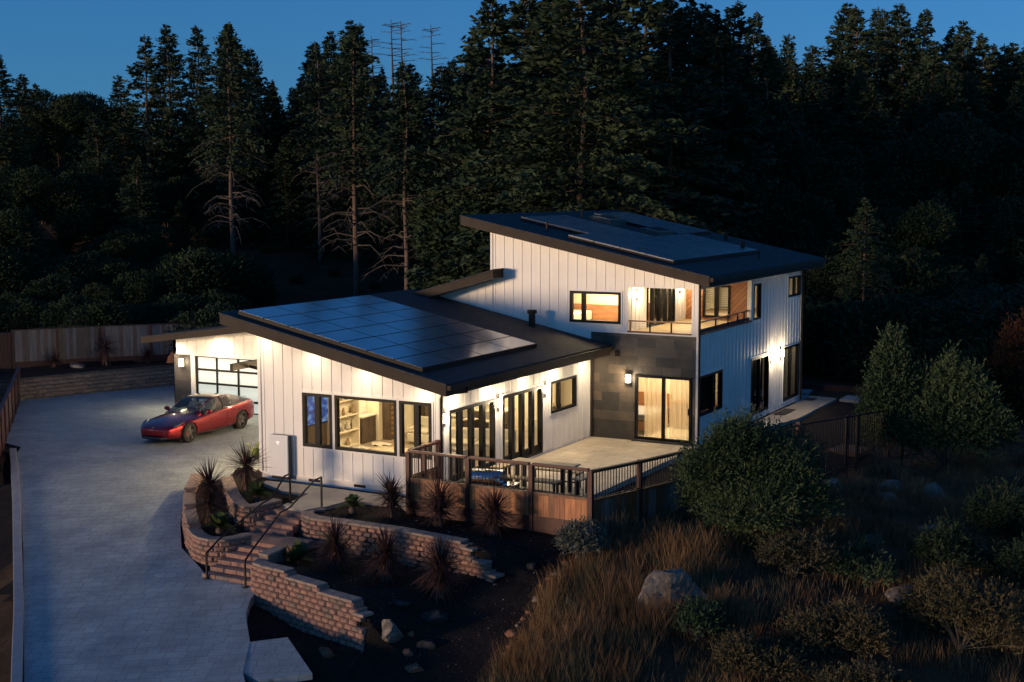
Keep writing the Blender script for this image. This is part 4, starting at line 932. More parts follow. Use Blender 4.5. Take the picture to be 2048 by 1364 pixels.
    part('windshield', 0, 11, 5, 11, glass); part('glass_roof', 11, 25, 5, 11, dark_roof); part('rear_window', 25, 36, 5, 11, glass)
    part('side_window', 3, 35, 0, 4, glass); part('side_window', 3, 35, 12, 16, glass)
    part('roof_frame', 0, 36, 4, 5, red); part('roof_frame', 0, 36, 11, 12, red); part('windshield_pillar', 0, 3, 0, 4, red); part('windshield_pillar', 0, 3, 12, 16, red)
    cb_ = MB()
    for i in range(2, 33):
        g0, g1 = GG[i], GG[i + 1]; cb_.poly([(g0[0], -g0[1] * .94, g0[2] + .012), (g1[0], -g1[1] * .94, g1[2] + .012), (g1[0], g1[1] * .94, g1[2] + .012), (g0[0], g0[1] * .94, g0[2] + .012)])
    cb_.build('cabin_floor', dark, car)
    for x_ in (2.62, 3.55):
        for y_ in (-.40, .40):
            b = MB(); b.hexa([(x_, y_ - .24, .93), (x_ + .16, y_ - .24, .93), (x_ + .16, y_ + .24, .93), (x_, y_ + .24, .93), (x_ + .12, y_ - .2, 1.16), (x_ + .24, y_ - .2, 1.16), (x_ + .24, y_ + .2, 1.16), (x_ + .12, y_ + .2, 1.16)])
            b.hexa([(x_ + .13, y_ - .12, 1.165), (x_ + .23, y_ - .12, 1.165), (x_ + .23, y_ + .12, 1.165), (x_ + .13, y_ + .12, 1.165), (x_ + .15, y_ - .1, 1.29), (x_ + .23, y_ - .1, 1.29), (x_ + .23, y_ + .1, 1.29), (x_ + .15, y_ + .1, 1.29)]); b.build('seat', cream_, car, bevel=.03)
    b = MB(); b.tube([(2.12 + .05 * math.sin(a_ * PI / 8), .40 + .18 * math.cos(a_ * PI / 8), 1.03 + .15 * math.sin(a_ * PI / 8)) for a_ in range(17)], .014, 6); b.build('steering_wheel', dark, car)
    for s_ in (1, -1):       # painted pillars and roof rail
        k_ = 6 * 4 - 8; b = MB(); b.tube([Vector((r_[0], s_ * (r_[1] + .003), r_[2])) for r_ in Rr[k_][:5]], .022, 6); b.build('door_pillar', dark, car)
        b = MB(); b.tube([Vector((r[0][0], s_ * (r[0][1] + .012), r[0][2] + .035)) for r in Rr[4:34:3]], .008, 6); b.build('window_trim', M['chrome'], car)
        b = MB(); b.v = []; 
        b.lathe([(0, -.12), (.055, -.11), (.085, -.03), (.08, .05), (.04, .11), (0, .115)], (1.98, s_ * 1.03, .985), 'y', 12); b.build('side_mirror', red if s_ > 0 else red, car, smooth=True)
        # headlight
        hl = MB(); pts = [(.24, .64, .60), (.36, .79, .645), (.62, .865, .725), (.78, .87, .765), (.62, .76, .762), (.40, .60, .69)]
        hl.poly([(x, s_ * y * 1.01, z + .012) for x, y, z in pts]); hl.poly([(x + .03, s_ * y * .97, z - .03) for x, y, z in pts][::-1])
        for i in range(6):
            j = (i + 1) % 6; A, B = pts[i], pts[j]; hl.poly([(A[0], s_ * A[1] * 1.01, A[2] + .012), (B[0], s_ * B[1] * 1.01, B[2] + .012), (B[0] + .03, s_ * B[1] * .97, B[2] - .03), (A[0] + .03, s_ * A[1] * .97, A[2] - .03)])
        t = NT('headlight_lens'); t.base((.10, .13, .16)); t.set(.08, .5, 1); hl = hl.build('headlight', t.m, car)
        b = MB(); b.tube([(x, s_ * y * 1.02, z + .016) for x, y, z in (pts[1], pts[2], pts[3])], .012, 6); b.build('light_strip', M['alu'], hl)
        b = MB(); b.box(2.05, 2.95, *sorted((s_ * .962, s_ * .998)), .175, .235); b.build('side_skirt', dark, car, bevel=.01)
        for x in (2.75, 3.55): b = MB(); b.box(x - .1, x + .1, *sorted((s_ * .975, s_ * .992)), .80, .83); b.build('door_handle', red, car, bevel=.005)
        for x0, x1 in ((2.02, 2.08), (3.05, 3.06), (3.82, 3.72)):
            b = MB(); b.tube([(x0, s_ * .978, .24), (x1, s_ * .99, .56), (x1 + (.0), s_ * .965, .88)], .0045, 5); b.build('door_seam', dark, car)
        tl = MB(); tl.tube([(4.955, s_ * .40, .90), (4.92, s_ * .62, .905), (4.80, s_ * .80, .90)], .03, 6); t = NT('tail_light'); t.base((.25, .01, .01)); t.set(.15, 0, .8); tl.build('tail_light', t.m, car)
    b = MB(); b.tube([(.165, -.62, .27), (.03, -.42, .26), (-.005, 0, .26), (.03, .42, .26), (.165, .62, .27)], [.03, .05, .055, .05, .03], 8); b.build('front_intake', dark, car)
    b = MB(); b.tube([(.10, -.5, .50), (.03, -.3, .505), (.005, 0, .51), (.03, .3, .505), (.10, .5, .50)], .010, 6); b.build('front_trim', dark, car)
    b = MB(); b.tube([(.04, 0, .617), (.10, 0, .645)], .016, 8); b.build('emblem', M['chrome'], car)
    b = MB(); b.box(4.66, 4.80, -.50, .50, 1.068, 1.082); b.build('rear_spoiler', dark, car, bevel=.006)
    # wheels
    def wheel(x, s_):
        wl = empty('wheel', (x, s_ * .862, .36), parent=car); wl.scale = (1, 1, 1.05)
        b = MB(); b.lathe([(.235, -.11), (.325, -.115), (.345, -.09), (.348, 0), (.345, .09), (.325, .115), (.235, .11)], (0, 0, 0), 'y', 40); b.build('tyre', simple('tyre_rubber', (.016, .016, .016), .85), wl, smooth=True)
        r = MB(); d = s_ * .085; r.lathe([(.24, -.1), (.235, 0), (.255, d)], (0, 0, 0), 'y', 30); r.lathe([(0, d), (.045, d), (.05, d - s_ * .03)], (0, 0, 0), 'y', 14)
        for k in range(5):
            for o_ in (-.16, .16):
                a = 2 * PI * k / 5 + .3; c0 = Vector((math.cos(a + o_ * .4) * .04, d, math.sin(a + o_ * .4) * .04)); c1 = Vector((math.cos(a + o_) * .245, d - s_ * .008, math.sin(a + o_) * .245)); r.tube([c0, c1], [.014, .017], 5)
        r.build('rim', simple('dark_alloy', (.22, .21, .20), .35, .6, .1), wl)
        k = MB(); k.lathe([(0, 0), (.16, 0), (.16, .01)], (0, d - s_ * .06, 0), 'y', 24); k.build('brake_disc', M['alu'], wl)
        k = MB(); k.box(-.17, -.08, *sorted((d - s_ * .055, d - s_ * .03)), -.06, .08); t = simple('red_caliper', (.4, .02, .02), .4); k.build('brake_caliper', t, wl)
        k = MB(); k.lathe([(0, 0), (.40, 0)], (0, -s_ * .12, 0), 'y', 24); k.build('wheel_well', dark, wl)
    for x in (.985, 3.945):
        for s_ in (-1, 1): wheel(x, s_)
    # seats and steering wheel seen through the glass are left dark; pale seat backs
    return car
car = build_car()
# nose towards -Y, its left side (car +y) towards +X
front = Vector((-12.62, 4.46)); rear = Vector((-12.83, 7.44)); t = (rear - front).normalized()
nrm = Vector((t.y, -t.x))        # towards +X
org = front - t * .985 - nrm * .86
car.matrix_world = Matrix(((t.x, nrm.x, 0, org.x), (t.y, nrm.y, 0, org.y), (0, 0, 1, -.497), (0, 0, 0, 1))) @ Matrix.Diagonal((1.0, .87, .93, 1))
pc = org + t * 4.62 + nrm * .93
b = MB(); b.tube([(pc.x, pc.y, .36), (pc.x + .25, pc.y + .05, .38), (pc.x + .62, pc.y + .2, .15), (pc.x + .8, pc.y + .4, -.45), (pc.x + 1.3, pc.y + .9, -.48), (pc.x + 2.2, pc.y + 1.4, -.48)], .016, 6); tag(b.build('charging_cable', M['blackmetal']), 'thin black charging cable plugged into the rear of the red car', 'cable')
# ---------------------------------------------------------------- things seen through the windows
cab = mk_wood('dark_cabinet_wood', (.05, .035, .025), (.12, .085, .06), grain=(6, 6, 1)); M['cab'] = cab
bk = empty('bookcase', label='white built-in bookcase seen through the large gable window', cat='bookcase')
b = MB(); b.box(-5.79, -5.46, 2.85, 2.90, .09, 2.6); b.box(-5.79, -5.46, 4.08, 4.13, .09, 2.6); b.box(-5.79, -5.76, 2.9, 4.08, .09, 2.6); b.build('case', M['inner'], bk)
for k in range(5): b = MB(); b.box(-5.755, -5.47, 2.905, 4.075, .12 + k * .48, .155 + k * .48); b.build('shelf', M['inner'], bk)
rr = random.Random(3)
for k in range(1, 5):
    x = 2.93
    while x < 3.9:
        h = rr.uniform(.12, .28); w_ = rr.uniform(.05, .16)
        if rr.random() < .9: b = MB(); b.lathe([(0, 0), (w_ * .5, .0), (w_ * .6, h * .4), (w_ * .3, h * .8), (w_ * .35, h)], (-5.6, x + w_, .156 + (k - 1) * .48), n=12); tag(b.build('vase', simple('vase_clay', rr.choice([(.1, .1, .1), (.35, .25, .15), (.08, .16, .12), (.5, .45, .4)]), .5), smooth=True), 'small vase on a shelf of the white bookcase', 'vase', 'ornaments on the bookcase')
        x += w_ + .12
def cabinet(x0, x1, y0, y1, z1, label, doors=2, top=None, mat=None):
    o = empty('cabinet', label=label, cat='cabinet'); b = MB(); b.box(x0, x1 - .02, y0, y1, .09, z1); b.build('carcass', mat or cab, o); w_ = (y1 - y0) / doors
    for k in range(doors): b = MB(); b.box(x1 - .018, x1, y0 + k * w_ + .01, y0 + (k + 1) * w_ - .01, .12, z1 - .02); d_ = b.build('door', mat or cab, o); b = MB(); b.box(x1 + .0, x1 + .02, y0 + (k + .8) * w_, y0 + (k + .82) * w_, z1 * .45, z1 * .6); b.build('handle', M['alu'], d_)
    if top: b = MB(); b.box(x0, x1 + .03, y0 - .02, y1 + .02, z1, z1 + .04); b.build('countertop', top, o)
    return o
ctop = simple('pale_stone_counter', (.66, .62, .52), .25, 0, .1)
cabinet(-5.8, -5.5, 4.3, 5.08, .9, 'dark low cabinet in the passage beside the bookcase', top=ctop)
wr = empty('wine_cabinet', label='tall dark slatted wine cabinet seen through the gable window', cat='cabinet')
b = MB(); b.box(-5.39, -5.1, 5.28, 6.05, .09, 2.3); b.build('carcass', cab, wr)
for s_ in range(2):
    b = MB()
    for k in range(12): b.box(-5.098, -5.08, 5.33 + s_ * .37, 5.65 + s_ * .37, .25 + k * .165, .33 + k * .165)
    b.build('bottle_rack', mk_wood('rack_wood', (.20, .11, .05), (.36, .22, .11)), wr)
cabinet(-5.38, -5.0, 7.2, 9.05, 2.2, 'tall dark kitchen cabinets on the inner wall', 4)
cabinet(-3.4, -1.95, 6.9, 7.75, .95, 'kitchen island with dark base and pale stone top', 2, ctop)
cabinet(-.62, -.19, 6.1, 9.0, .95, 'kitchen counter under the small window', 4, ctop, M['inner'])
cabinet(-4.9, -1.0, 8.75, 9.08, 2.2, 'cream kitchen cupboards on the far wall', 6, None, M['inner'])
rr = random.Random(9)
for k in range(9):
    y = 6.5 + k * .17; h = rr.uniform(.2, .36); b = MB(); b.lathe([(0, 0), (.035, 0), (.038, h * .6), (.013, h * .75), (.013, h), (0, h)], (-.34 + rr.uniform(-.06, .06), y, .992), n=10)
    tag(b.build('bottle', simple('bottle_glass', rr.choice([(.25, .09, .02), (.05, .08, .03), (.4, .25, .1), (.3, .05, .03)]), .2), smooth=True), 'bottle on the counter behind the small patio-side window', 'bottle', 'bottles on the counter')
for k in range(7):
    x = -3.2 + k * .2; h = rr.uniform(.06, .2); b = MB(); b.lathe([(0, 0), (.05, 0), (.07, h), (.06, h)], (x, 7.1 + rr.uniform(-.1, .4), .992), n=12); tag(b.build('bowl', ctop), 'dish on the kitchen island', 'dish', 'dishes on the island')
cream = simple('cream_upholstery', (.55, .50, .40), .9, 0, .08)
def sofa(x, y, rz, L_, label):
    o = empty('sofa', (x, y, .09), rz, label, 'sofa'); b = MB(); b.box(-L_ / 2, L_ / 2, -.42, .42, .08, .36); b.build('base', cream, o, bevel=.03)
    b = MB(); b.box(-L_ / 2, L_ / 2, .24, .44, .36, .78); b.build('backrest', cream, o, bevel=.06)
    for s_ in (-1, 1): b = MB(); b.box(*sorted((s_ * L_ / 2, s_ * (L_ / 2 - .18))), -.42, .24, .36, .56); b.build('armrest', cream, o, bevel=.05)
    for s_ in (-1, 1): b = MB(); b.box(*sorted((s_ * .01, s_ * (L_ / 2 - .19))), -.42, .23, .362, .48); b.build('cushion', cream, o, bevel=.04)
sofa(-1.35, 4.3, R(15), 2.2, 'long cream sofa behind the near folding door'); sofa(-3.5, 5.35, R(0), 1.5, 'cream sofa seen through the right gable window'); sofa(-1.2, 1.9, R(80), 1.5, 'cream couch close to the near patio door')
def stool(x, y, rz, label):
    o = empty('bar_stool', (x, y, .09), rz, label, 'bar stool', 'bar stools at the kitchen island')
    b = MB(); b.box(-.2, .2, -.2, .2, .62, .68); b.build('seat', cream, o, bevel=.03); b = MB(); b.box(-.2, .2, .17, .21, .72, .98); b.build('backrest', cream, o, bevel=.02)
    for sx in (-1, 1):
        for sy in (-1, 1): b = MB(); b.tube([(sx * .17, sy * .17, .62), (sx * .2, sy * .2, 0)], .018, 6); b.build('leg', cab, o)
    b = MB(); b.tube([(-.19, -.19, .22), (.19, -.19, .22), (.19, .19, .22), (-.19, .19, .22), (-.19, -.19, .22)], .01, 6); b.build('footrest', cab, o)
stool(-3.8, 6.9, R(100), 'cream bar stool at the left end of the kitchen island'); stool(-2.9, 6.55, R(180), 'cream bar stool on the near side of the island, left one'); stool(-2.2, 6.55, R(180), 'cream bar stool on the near side of the island, right one')
b = MB(); b.box(-4.8, -2.9, 2.6, 4.3, .092, .105); tag(b.build('rug', simple('pale_patterned_rug', (.50, .42, .30), .95, 0, .25, 9)), 'pale patterned rug on the living room floor', 'rug')
def toy(x, y, col, s_, label): b = MB(); b.lathe([(0, 0), (s_, .02), (s_ * .9, s_ * .8), (0, s_)], (x, y, .107), n=12); tag(b.build('toy', simple('toy_' + str(int(col[0] * 99)), col, .5), smooth=True), label, 'toy')
toy(-3.0, 2.85, (.6, .08, .03), .22, 'red toy on the rug behind the large gable window'); toy(-3.9, 2.4, (.08, .07, .07), .13, 'small dark toy on the floor under the large gable window'); toy(-4.9, 2.5, (.55, .42, .25), .22, 'beige cushion toy near the bookcase')
for x, y, s_ in ((-5.1, 3.6, .3), (-4.9, 4.4, .35)):
    b = MB(); 
    for i in range(12): a = i * PI / 6; b.v.append((x + s_ * math.cos(a) * (1 + .3 * math.sin(3 * a)), y + s_ * .7 * math.sin(a), .10 + .05 * (i % 2)))
    b.v.append((x, y, .2)); b.f = [(i, (i + 1) % 12, 12) for i in range(12)]; b.m = [0] * 12; tag(b.build('blanket', cream), 'crumpled pale blanket on the floor near the bookcase', 'blanket', 'blankets on the floor')
st_ = empty('side_table', (-1.1, .85, .09), label='small round side table behind the right gable window', cat='side table'); b = MB(); b.lathe([(0, .5), (.26, .5), (.26, .53), (0, .53)], n=20); b.build('tabletop', ctop, st_)
for k in range(3): b = MB(); b.tube([(.2 * math.cos(k * 2.1), .2 * math.sin(k * 2.1), .5), (.22 * math.cos(k * 2.1), .22 * math.sin(k * 2.1), 0)], .012, 6); b.build('leg', cab, st_)
# curtains, beds
t = NT('sheer_curtain'); t.n.remove(t.b); df_ = t.new('BsdfDiffuse'); df_.inputs[0].default_value = (.85, .75, .58, 1); tl_ = t.new('BsdfTranslucent'); tl_.inputs[0].default_value = (.9, .78, .58, 1); tp = t.new('BsdfTransparent')
m1 = t.new('MixShader'); m2 = t.new('MixShader'); m1.inputs[0].default_value = .5; t.link(df_.outputs[0], m1.inputs[1]); t.link(tl_.outputs[0], m1.inputs[2]); m2.inputs[0].default_value = .30; t.link(m1.outputs[0], m2.inputs[1]); t.link(tp.outputs[0], m2.inputs[2]); t.link(m2.outputs[0], t.n['Material Output'].inputs[0]); M['sheer'] = t.m
def curtain(x0, x1, y, z0, z1, label, seed):
    rr = random.Random(seed); n = 90; b = MB(); ph = [rr.uniform(0, 6.3) for _ in range(4)]
    for i in range(n + 1):
        u = i / n; x = x0 + (x1 - x0) * u
        for k in range(7):
            v = k / 6; sp_ = .6 + .5 * v; d = .035 * math.sin(u * 34 + ph[0] + .6 * math.sin(v * 2 + ph[1])) + .02 * math.sin(u * 61 + ph[2]); b.v.append((x + .02 * math.sin(v * 3 + ph[3]), y + d * sp_, z0 + (z1 - z0) * v))
    for i in range(n):
        for k in range(6): a = i * 7 + k; b.f.append((a, a + 7, a + 8, a + 1)); b.m.append(0)
    tag(b.build('curtain', M['sheer'], smooth=True), label, 'curtain', 'curtains of the sliding door')
curtain(1.7, 2.5, 9.72, .08, 2.2, 'left sheer curtain behind the sliding glass door', 1); curtain(2.55, 3.45, 9.72, .08, 2.2, 'right sheer curtain behind the sliding glass door', 2)
wd = mk_wood('honey_wood_furniture', (.24, .10, .04), (.42, .20, .08), grain=(1, 8, 8))
bd_ = empty('bed', (1.0, 11.0, .05), label='bed behind the sheer curtains', cat='bed'); b = MB(); b.box(-.7, .7, -.9, .95, .15, .45); b.build('frame', wd, bd_); b = MB(); b.box(-.68, .68, -.88, .9, .452, .66); b.build('mattress', simple('bed_linen', (.35, .33, .35), .9), bd_, bevel=.05); b = MB(); b.box(-.75, .75, .97, 1.03, .1, 1.1); b.build('headboard', wd, bd_)
dr = empty('dresser', (2.6, 11.9, .05), label='long wooden dresser behind the sheer curtains', cat='dresser'); b = MB(); b.box(-.7, .85, -.25, .25, .05, .85); b.build('carcass', wd, dr); b = MB(); b.box(-.75, .9, -.28, .28, .852, .9); b.build('top', wd, dr)
hb = empty('upstairs_bed', (-1.0, 11.2, 3.45), label='bed with a long honey-wood headboard behind the upper window', cat='bed'); b = MB(); b.box(-1.4, 2.05, .6, .68, 0, .62); b.build('headboard', wd, hb); b = MB(); b.box(-1.3, -.1, -.9, .55, .1, .42); b.build('mattress', simple('white_linen', (.6, .56, .5), .9), hb, bevel=.05)
b = MB(); b.box(1.95, 2.0, .2, .6, 0, .75); b.build('bedpost', wd, hb)

tv = empty('television', (-5.74, 2.35, 1.0), label='television with a blue picture on the dark wall behind the left gable window', cat='television')
b = MB(); b.box(-.03, 0, -.85, .75, 0, .92); b.build('bezel', M['blackmetal'], tv)
t = NT('blue_tv_picture'); v = t.coord(scale=(1, 1.6, 3)); t.base((.01, .01, .02)); n_ = t.noise(v, 2.2, 3, .5); t.link(t.ramp(n_, [(.35, (.01, .03, .12)), (.52, (.03, .12, .5)), (.62, (.25, .5, .9)), (.72, (.08, .03, .03))]), t.b.inputs['Emission Color']); t.b.inputs['Emission Strength'].default_value = .10
b = MB(); b.box(.001, .004, -.82, .72, .03, .89); b.build('screen', t.m, tv)
b = MB(); b.box(-5.795, -5.775, .2, 2.84, .09, 3.3); tag(b.build('media_wall_panel', M['cab']), 'dark wood wall panel behind the television', 'wall panel')
# ---------------------------------------------------------------- plants
def quads(ctr, ax, wd_, rng, taper=True):
    """leaf rhombs: centre, half axis vector, half width -> V, F"""
    n = len(ctr); r = rng.normal(size=(n, 3)); s = np.cross(ax, r); s /= np.linalg.norm(s, axis=1, keepdims=True) + 1e-9; s = s * np.asarray(wd_).reshape(-1, 1)
    V = np.stack([ctr - ax, ctr + s, ctr + ax, ctr - s], 1).reshape(-1, 3); return V
def fir_mesh(seed, H, Rm, crown0=.12, lean=0, dens=1.0, leaf=.20, brown=.04, prof='fir', dead=6, gappy=.0):
    rng = np.random.default_rng(seed); cs = []; ax = []; wd_ = []; z = H * crown0; st = MB()
    tr = [(0.012 * H * math.sin(k * .9 + seed) * (k / 12), 0.010 * H * math.cos(k * .7 + seed) * (k / 12), H * k / 12) for k in range(13)]
    st.tube([(x, y, z_) for x, y, z_ in tr], [.0135 * H * (1 - .93 * k / 12) + .01 for k in range(13)], 7)
    def trunk(z): k = min(11.99, max(0, z / H * 12)); i = int(k); f_ = k - i; return np.array([tr[i][c_] + (tr[i + 1][c_] - tr[i][c_]) * f_ for c_ in (0, 1)] + [z])
    while z < H * .985:
        t = min(1., max(0., (z / H - crown0) / (1 - crown0)))
        if prof == 'fir': pr = (1 - t) ** .62 * min(1, .55 + t * 3)
        elif prof == 'full': pr = (1 - t ** 1.7) * min(1, .6 + t * 2.2)
        else: pr = (1 - t) ** .6 * min(1, .45 + t * 2.5)
        for _ in range(rng.integers(3, 6)):
            if rng.random() < gappy: continue
            L = Rm * max(.04, pr) * rng.uniform(.5, 1.15); a = rng.uniform(0, 2 * PI); up = (.55 * t - .18) + rng.uniform(-.12, .12)
            d = np.array([math.cos(a), math.sin(a), up]); lat = np.array([-math.sin(a), math.cos(a), 0]); p0 = trunk(z + rng.uniform(-.15, .15))
            m = max(4, int(L * 9 * dens)); s_ = rng.uniform(.12, 1, m) ** .8; sg = rng.uniform(-1, 1, m); wl = .42 * L * (1.05 - s_) + .12
            dr = -.22 * L * s_ ** 2 * (1 - .6 * t)
            c_ = p0 + d * (L * s_)[:, None] + lat * (sg * wl)[:, None]; c_[:, 2] += dr + rng.normal(0, .07, m) - np.abs(sg) * wl * .2
            l_ = leaf * rng.uniform(.6, 1.5, m); v_ = d * .8 + lat * (sg * 1.2)[:, None] + rng.normal(0, .35, (m, 3)); v_[:, 2] -= .15; v_ /= np.linalg.norm(v_, axis=1, keepdims=True)
            cs.append(c_); ax.append(v_ * l_[:, None]); wd_.append(l_ * rng.uniform(.28, .5, m))
            if rng.random() < .35: st.tube([p0, p0 + d * L * .5 + np.array([0, 0, -.06 * L]), p0 + d * L * .85 + np.array([0, 0, -.2 * L])], [.03, .018, .006], 4, cap=False)
        z += max(.16, .34 / dens) * rng.uniform(.7, 1.3) * (1 - .35 * t)
    dd = MB()
    for _ in range(dead):
        z_ = rng.uniform(.18 * H * (crown0 > .3), max(.1, crown0) * H * 1.15); a = rng.uniform(0, 2 * PI); L = rng.uniform(1.2, 3.6); p0 = Vector(trunk(z_)); d = Vector((math.cos(a), math.sin(a), rng.uniform(-.05, .25)))
        P = [p0, p0 + d * L * .5 + Vector((0, 0, .02)), p0 + d * L * .85 + Vector((0, 0, -.18 * L)), p0 + d * L + Vector((0, 0, -.36 * L))]; dd.tube(P, [.045, .032, .022, .010], 4, cap=False)
        for q in (0, 0, 1, 1): b0 = P[1 + q]; e = Vector((rng.normal(), rng.normal(), -.5)).normalized() * .8; dd.tube([b0, b0 + e], [.018, .006], 3, cap=False)
    return quads(np.concatenate(cs), np.concatenate(ax), np.concatenate(wd_), rng), st, dd
def add_mesh_tris(o, mb, mi): pass
def tree(name, V, st, dd, leafm, barkm, label, cat, loc=(0, 0, 0), group=None, stick='trunk'):
    root = empty(name, loc, label=label, cat=cat, group=group)
    mesh_np('crown' if cat == 'tree' else 'foliage', V, np.arange(len(V)).reshape(-1, 4), leafm, root)
    if st and st.v: st.build(stick, barkm, root, smooth=True)
    if dd and dd.v: dd.build('dead_branches', M['deadwood'], root)
    return root
def leafy_mesh(seed, blobs, n, leaf=.10, up=.3, shell=.55):
    rng = np.random.default_rng(seed); cs = []; ax = []; wts = np.array([b[3] * b[4] * b[5] for b in blobs]) ** .67; wts /= wts.sum()
    for (x, y, z, rx, ry, rz), wv in zip(blobs, wts):
        m = int(n * wv); u = rng.normal(size=(m, 3)); u /= np.linalg.norm(u, axis=1, keepdims=True); r = shell + (1.04 - shell) * rng.random(m) ** .6
        # clumps: push leaves towards lumpy directions
        k = rng.normal(size=(26, 3)); k /= np.linalg.norm(k, axis=1, keepdims=True); dmax = (u @ k.T).max(1); r *= .80 + .30 * np.clip((dmax - .75) / .25, 0, 1)
        c_ = u * r[:, None] * np.array([rx, ry, rz]) + np.array([x, y, z]); c_ = c_ + rng.normal(0, leaf * .5, (m, 3))
        v_ = u * .9 + rng.normal(0, .6, (m, 3)); v_[:, 2] += up; v_ /= np.linalg.norm(v_, axis=1, keepdims=True); cs.append(c_); ax.append(v_ * (leaf * rng.uniform(.6, 1.5, m))[:, None])
    c_ = np.concatenate(cs); a_ = np.concatenate(ax); return quads(c_, a_, np.linalg.norm(a_, axis=1) * .42, rng)
def stems(seed, H, Rr_, n=7, r0=.05, z0=0.0):
    rr = random.Random(seed); b = MB()
    for k in range(n):
        a = rr.uniform(0, 2 * PI); d = rr.uniform(.3, .9) * Rr_; b.tube([(0, 0, z0 - .1), (math.cos(a) * d * .35, math.sin(a) * d * .35, H * .3), (math.cos(a) * d, math.sin(a) * d, H * rr.uniform(.55, .85))], [r0, r0 * .6, r0 * .15], 5, cap=False)
    return b
# prototypes ---------------------------------------------------------------
PROTO = {}
def proto(key, H, *a, **k):
    V, st, dd = fir_mesh(*a, **k); r = tree('fir_tree', V, st, dd, M['fir'], M['bark'], 'x', 'tree'); PROTO[key] = (r, H); return r
proto('A', 17, 1, 17, 3.9, .06, dens=1.9, leaf=.16); proto('B', 17, 2, 17, 3.3, .05, gappy=.1, dens=1.8, leaf=.16); proto('C', 17, 3, 17, 4.6, .06, prof='full', dens=1.9, leaf=.17); proto('D', 17, 4, 17, 3.6, .08, gappy=.22, dens=1.8, leaf=.16)
proto('T', 17, 5, 17, 3.9, .46, dead=46, prof='full', dens=1.8, leaf=.16); proto('U', 17, 6, 17, 3.4, .52, dead=40, gappy=.1, prof='full', dens=1.8, leaf=.16); proto('G', 22, 7, 22, 7.6, .08, prof='full', dens=2.0, leaf=.17, dead=90, gappy=.06)
# oak
rr = random.Random(31); LBS = [(0, 0, 8, 3.6, 3.6, 3)] + [(math.cos(a_) * d_, math.sin(a_) * d_, h_, r_, r_, r_ * .8) for a_, d_, h_, r_ in [(rr.uniform(0, 6.3), rr.uniform(1.2, 4.2), rr.uniform(4.5, 10.6), rr.uniform(1.1, 2.2)) for _ in range(17)]]
V = leafy_mesh(11, LBS, 42000, .15)
PROTO['O'] = (tree('oak_tree', V, stems(1, 10, 4.6, 11, .22), None, M['oak'], M['bark'], 'x', 'tree'), 12)
V = leafy_mesh(12, [(0, 0, 2.4, 2.4, 2.3, 1.7), (1.3, -.4, 1.5, 1.5, 1.6, 1.3), (-1.4, .3, 1.7, 1.6, 1.4, 1.4), (0, -1.2, 1.2, 1.4, 1.3, 1.1), (.6, .9, 2.8, .9, .9, 1.1), (-.9, -.8, 2.6, .8, .8, 1.0)], 20000, .095)
PROTO['S'] = (tree('wild_shrub', V, stems(2, 3, 2, 8, .07), None, M['oak'], M['bark'], 'x', 'shrub'), 4.1)
# bare snag
sn = MB(); rr = random.Random(5); sn.tube([(0, 0, 0), (.1, 0, 6), (0, .1, 12)], [.17, .10, .02], 6)
for k in range(46):
    z = rr.uniform(3, 11.8); a = rr.uniform(0, 2 * PI); L = (12.6 - z) * .22 + rr.uniform(.2, .7); p = Vector((.05, .05, z)); d = Vector((math.cos(a), math.sin(a), .15)); sn.tube([p, p + d * L * .6, p + d * L + Vector((0, 0, -.1 * L))], [.03, .02, .006], 4, cap=False)
    p1 = p + d * L * .6
    for q in (-1, 1): e = Vector((math.cos(a + q * .8), math.sin(a + q * .8), .2)); sn.tube([p1, p1 + e * L * .35], [.012, .005], 3, cap=False)
sr = empty('dead_tree', label='x', cat='tree'); sn.build('trunk', M['deadwood'], sr); PROTO['N'] = (sr, 12)
used = set()
def plant(key, x, y, top, label, group, name=None, zoff=-.25, wscale=1.0):
    src, H = PROTO[key]; r = src if key not in used else copy_tree(src); used.add(key)
    z = ground_z(x, y) + zoff; s_ = max(.15, (top - z) / H); r.location = (x, y, z); r.scale = (s_ * wscale, s_ * wscale, s_); r.rotation_euler = (0, 0, (x * 7.3 + y * 3.1) % 6.28)
    r['label'] = label; r['group'] = group
    return r
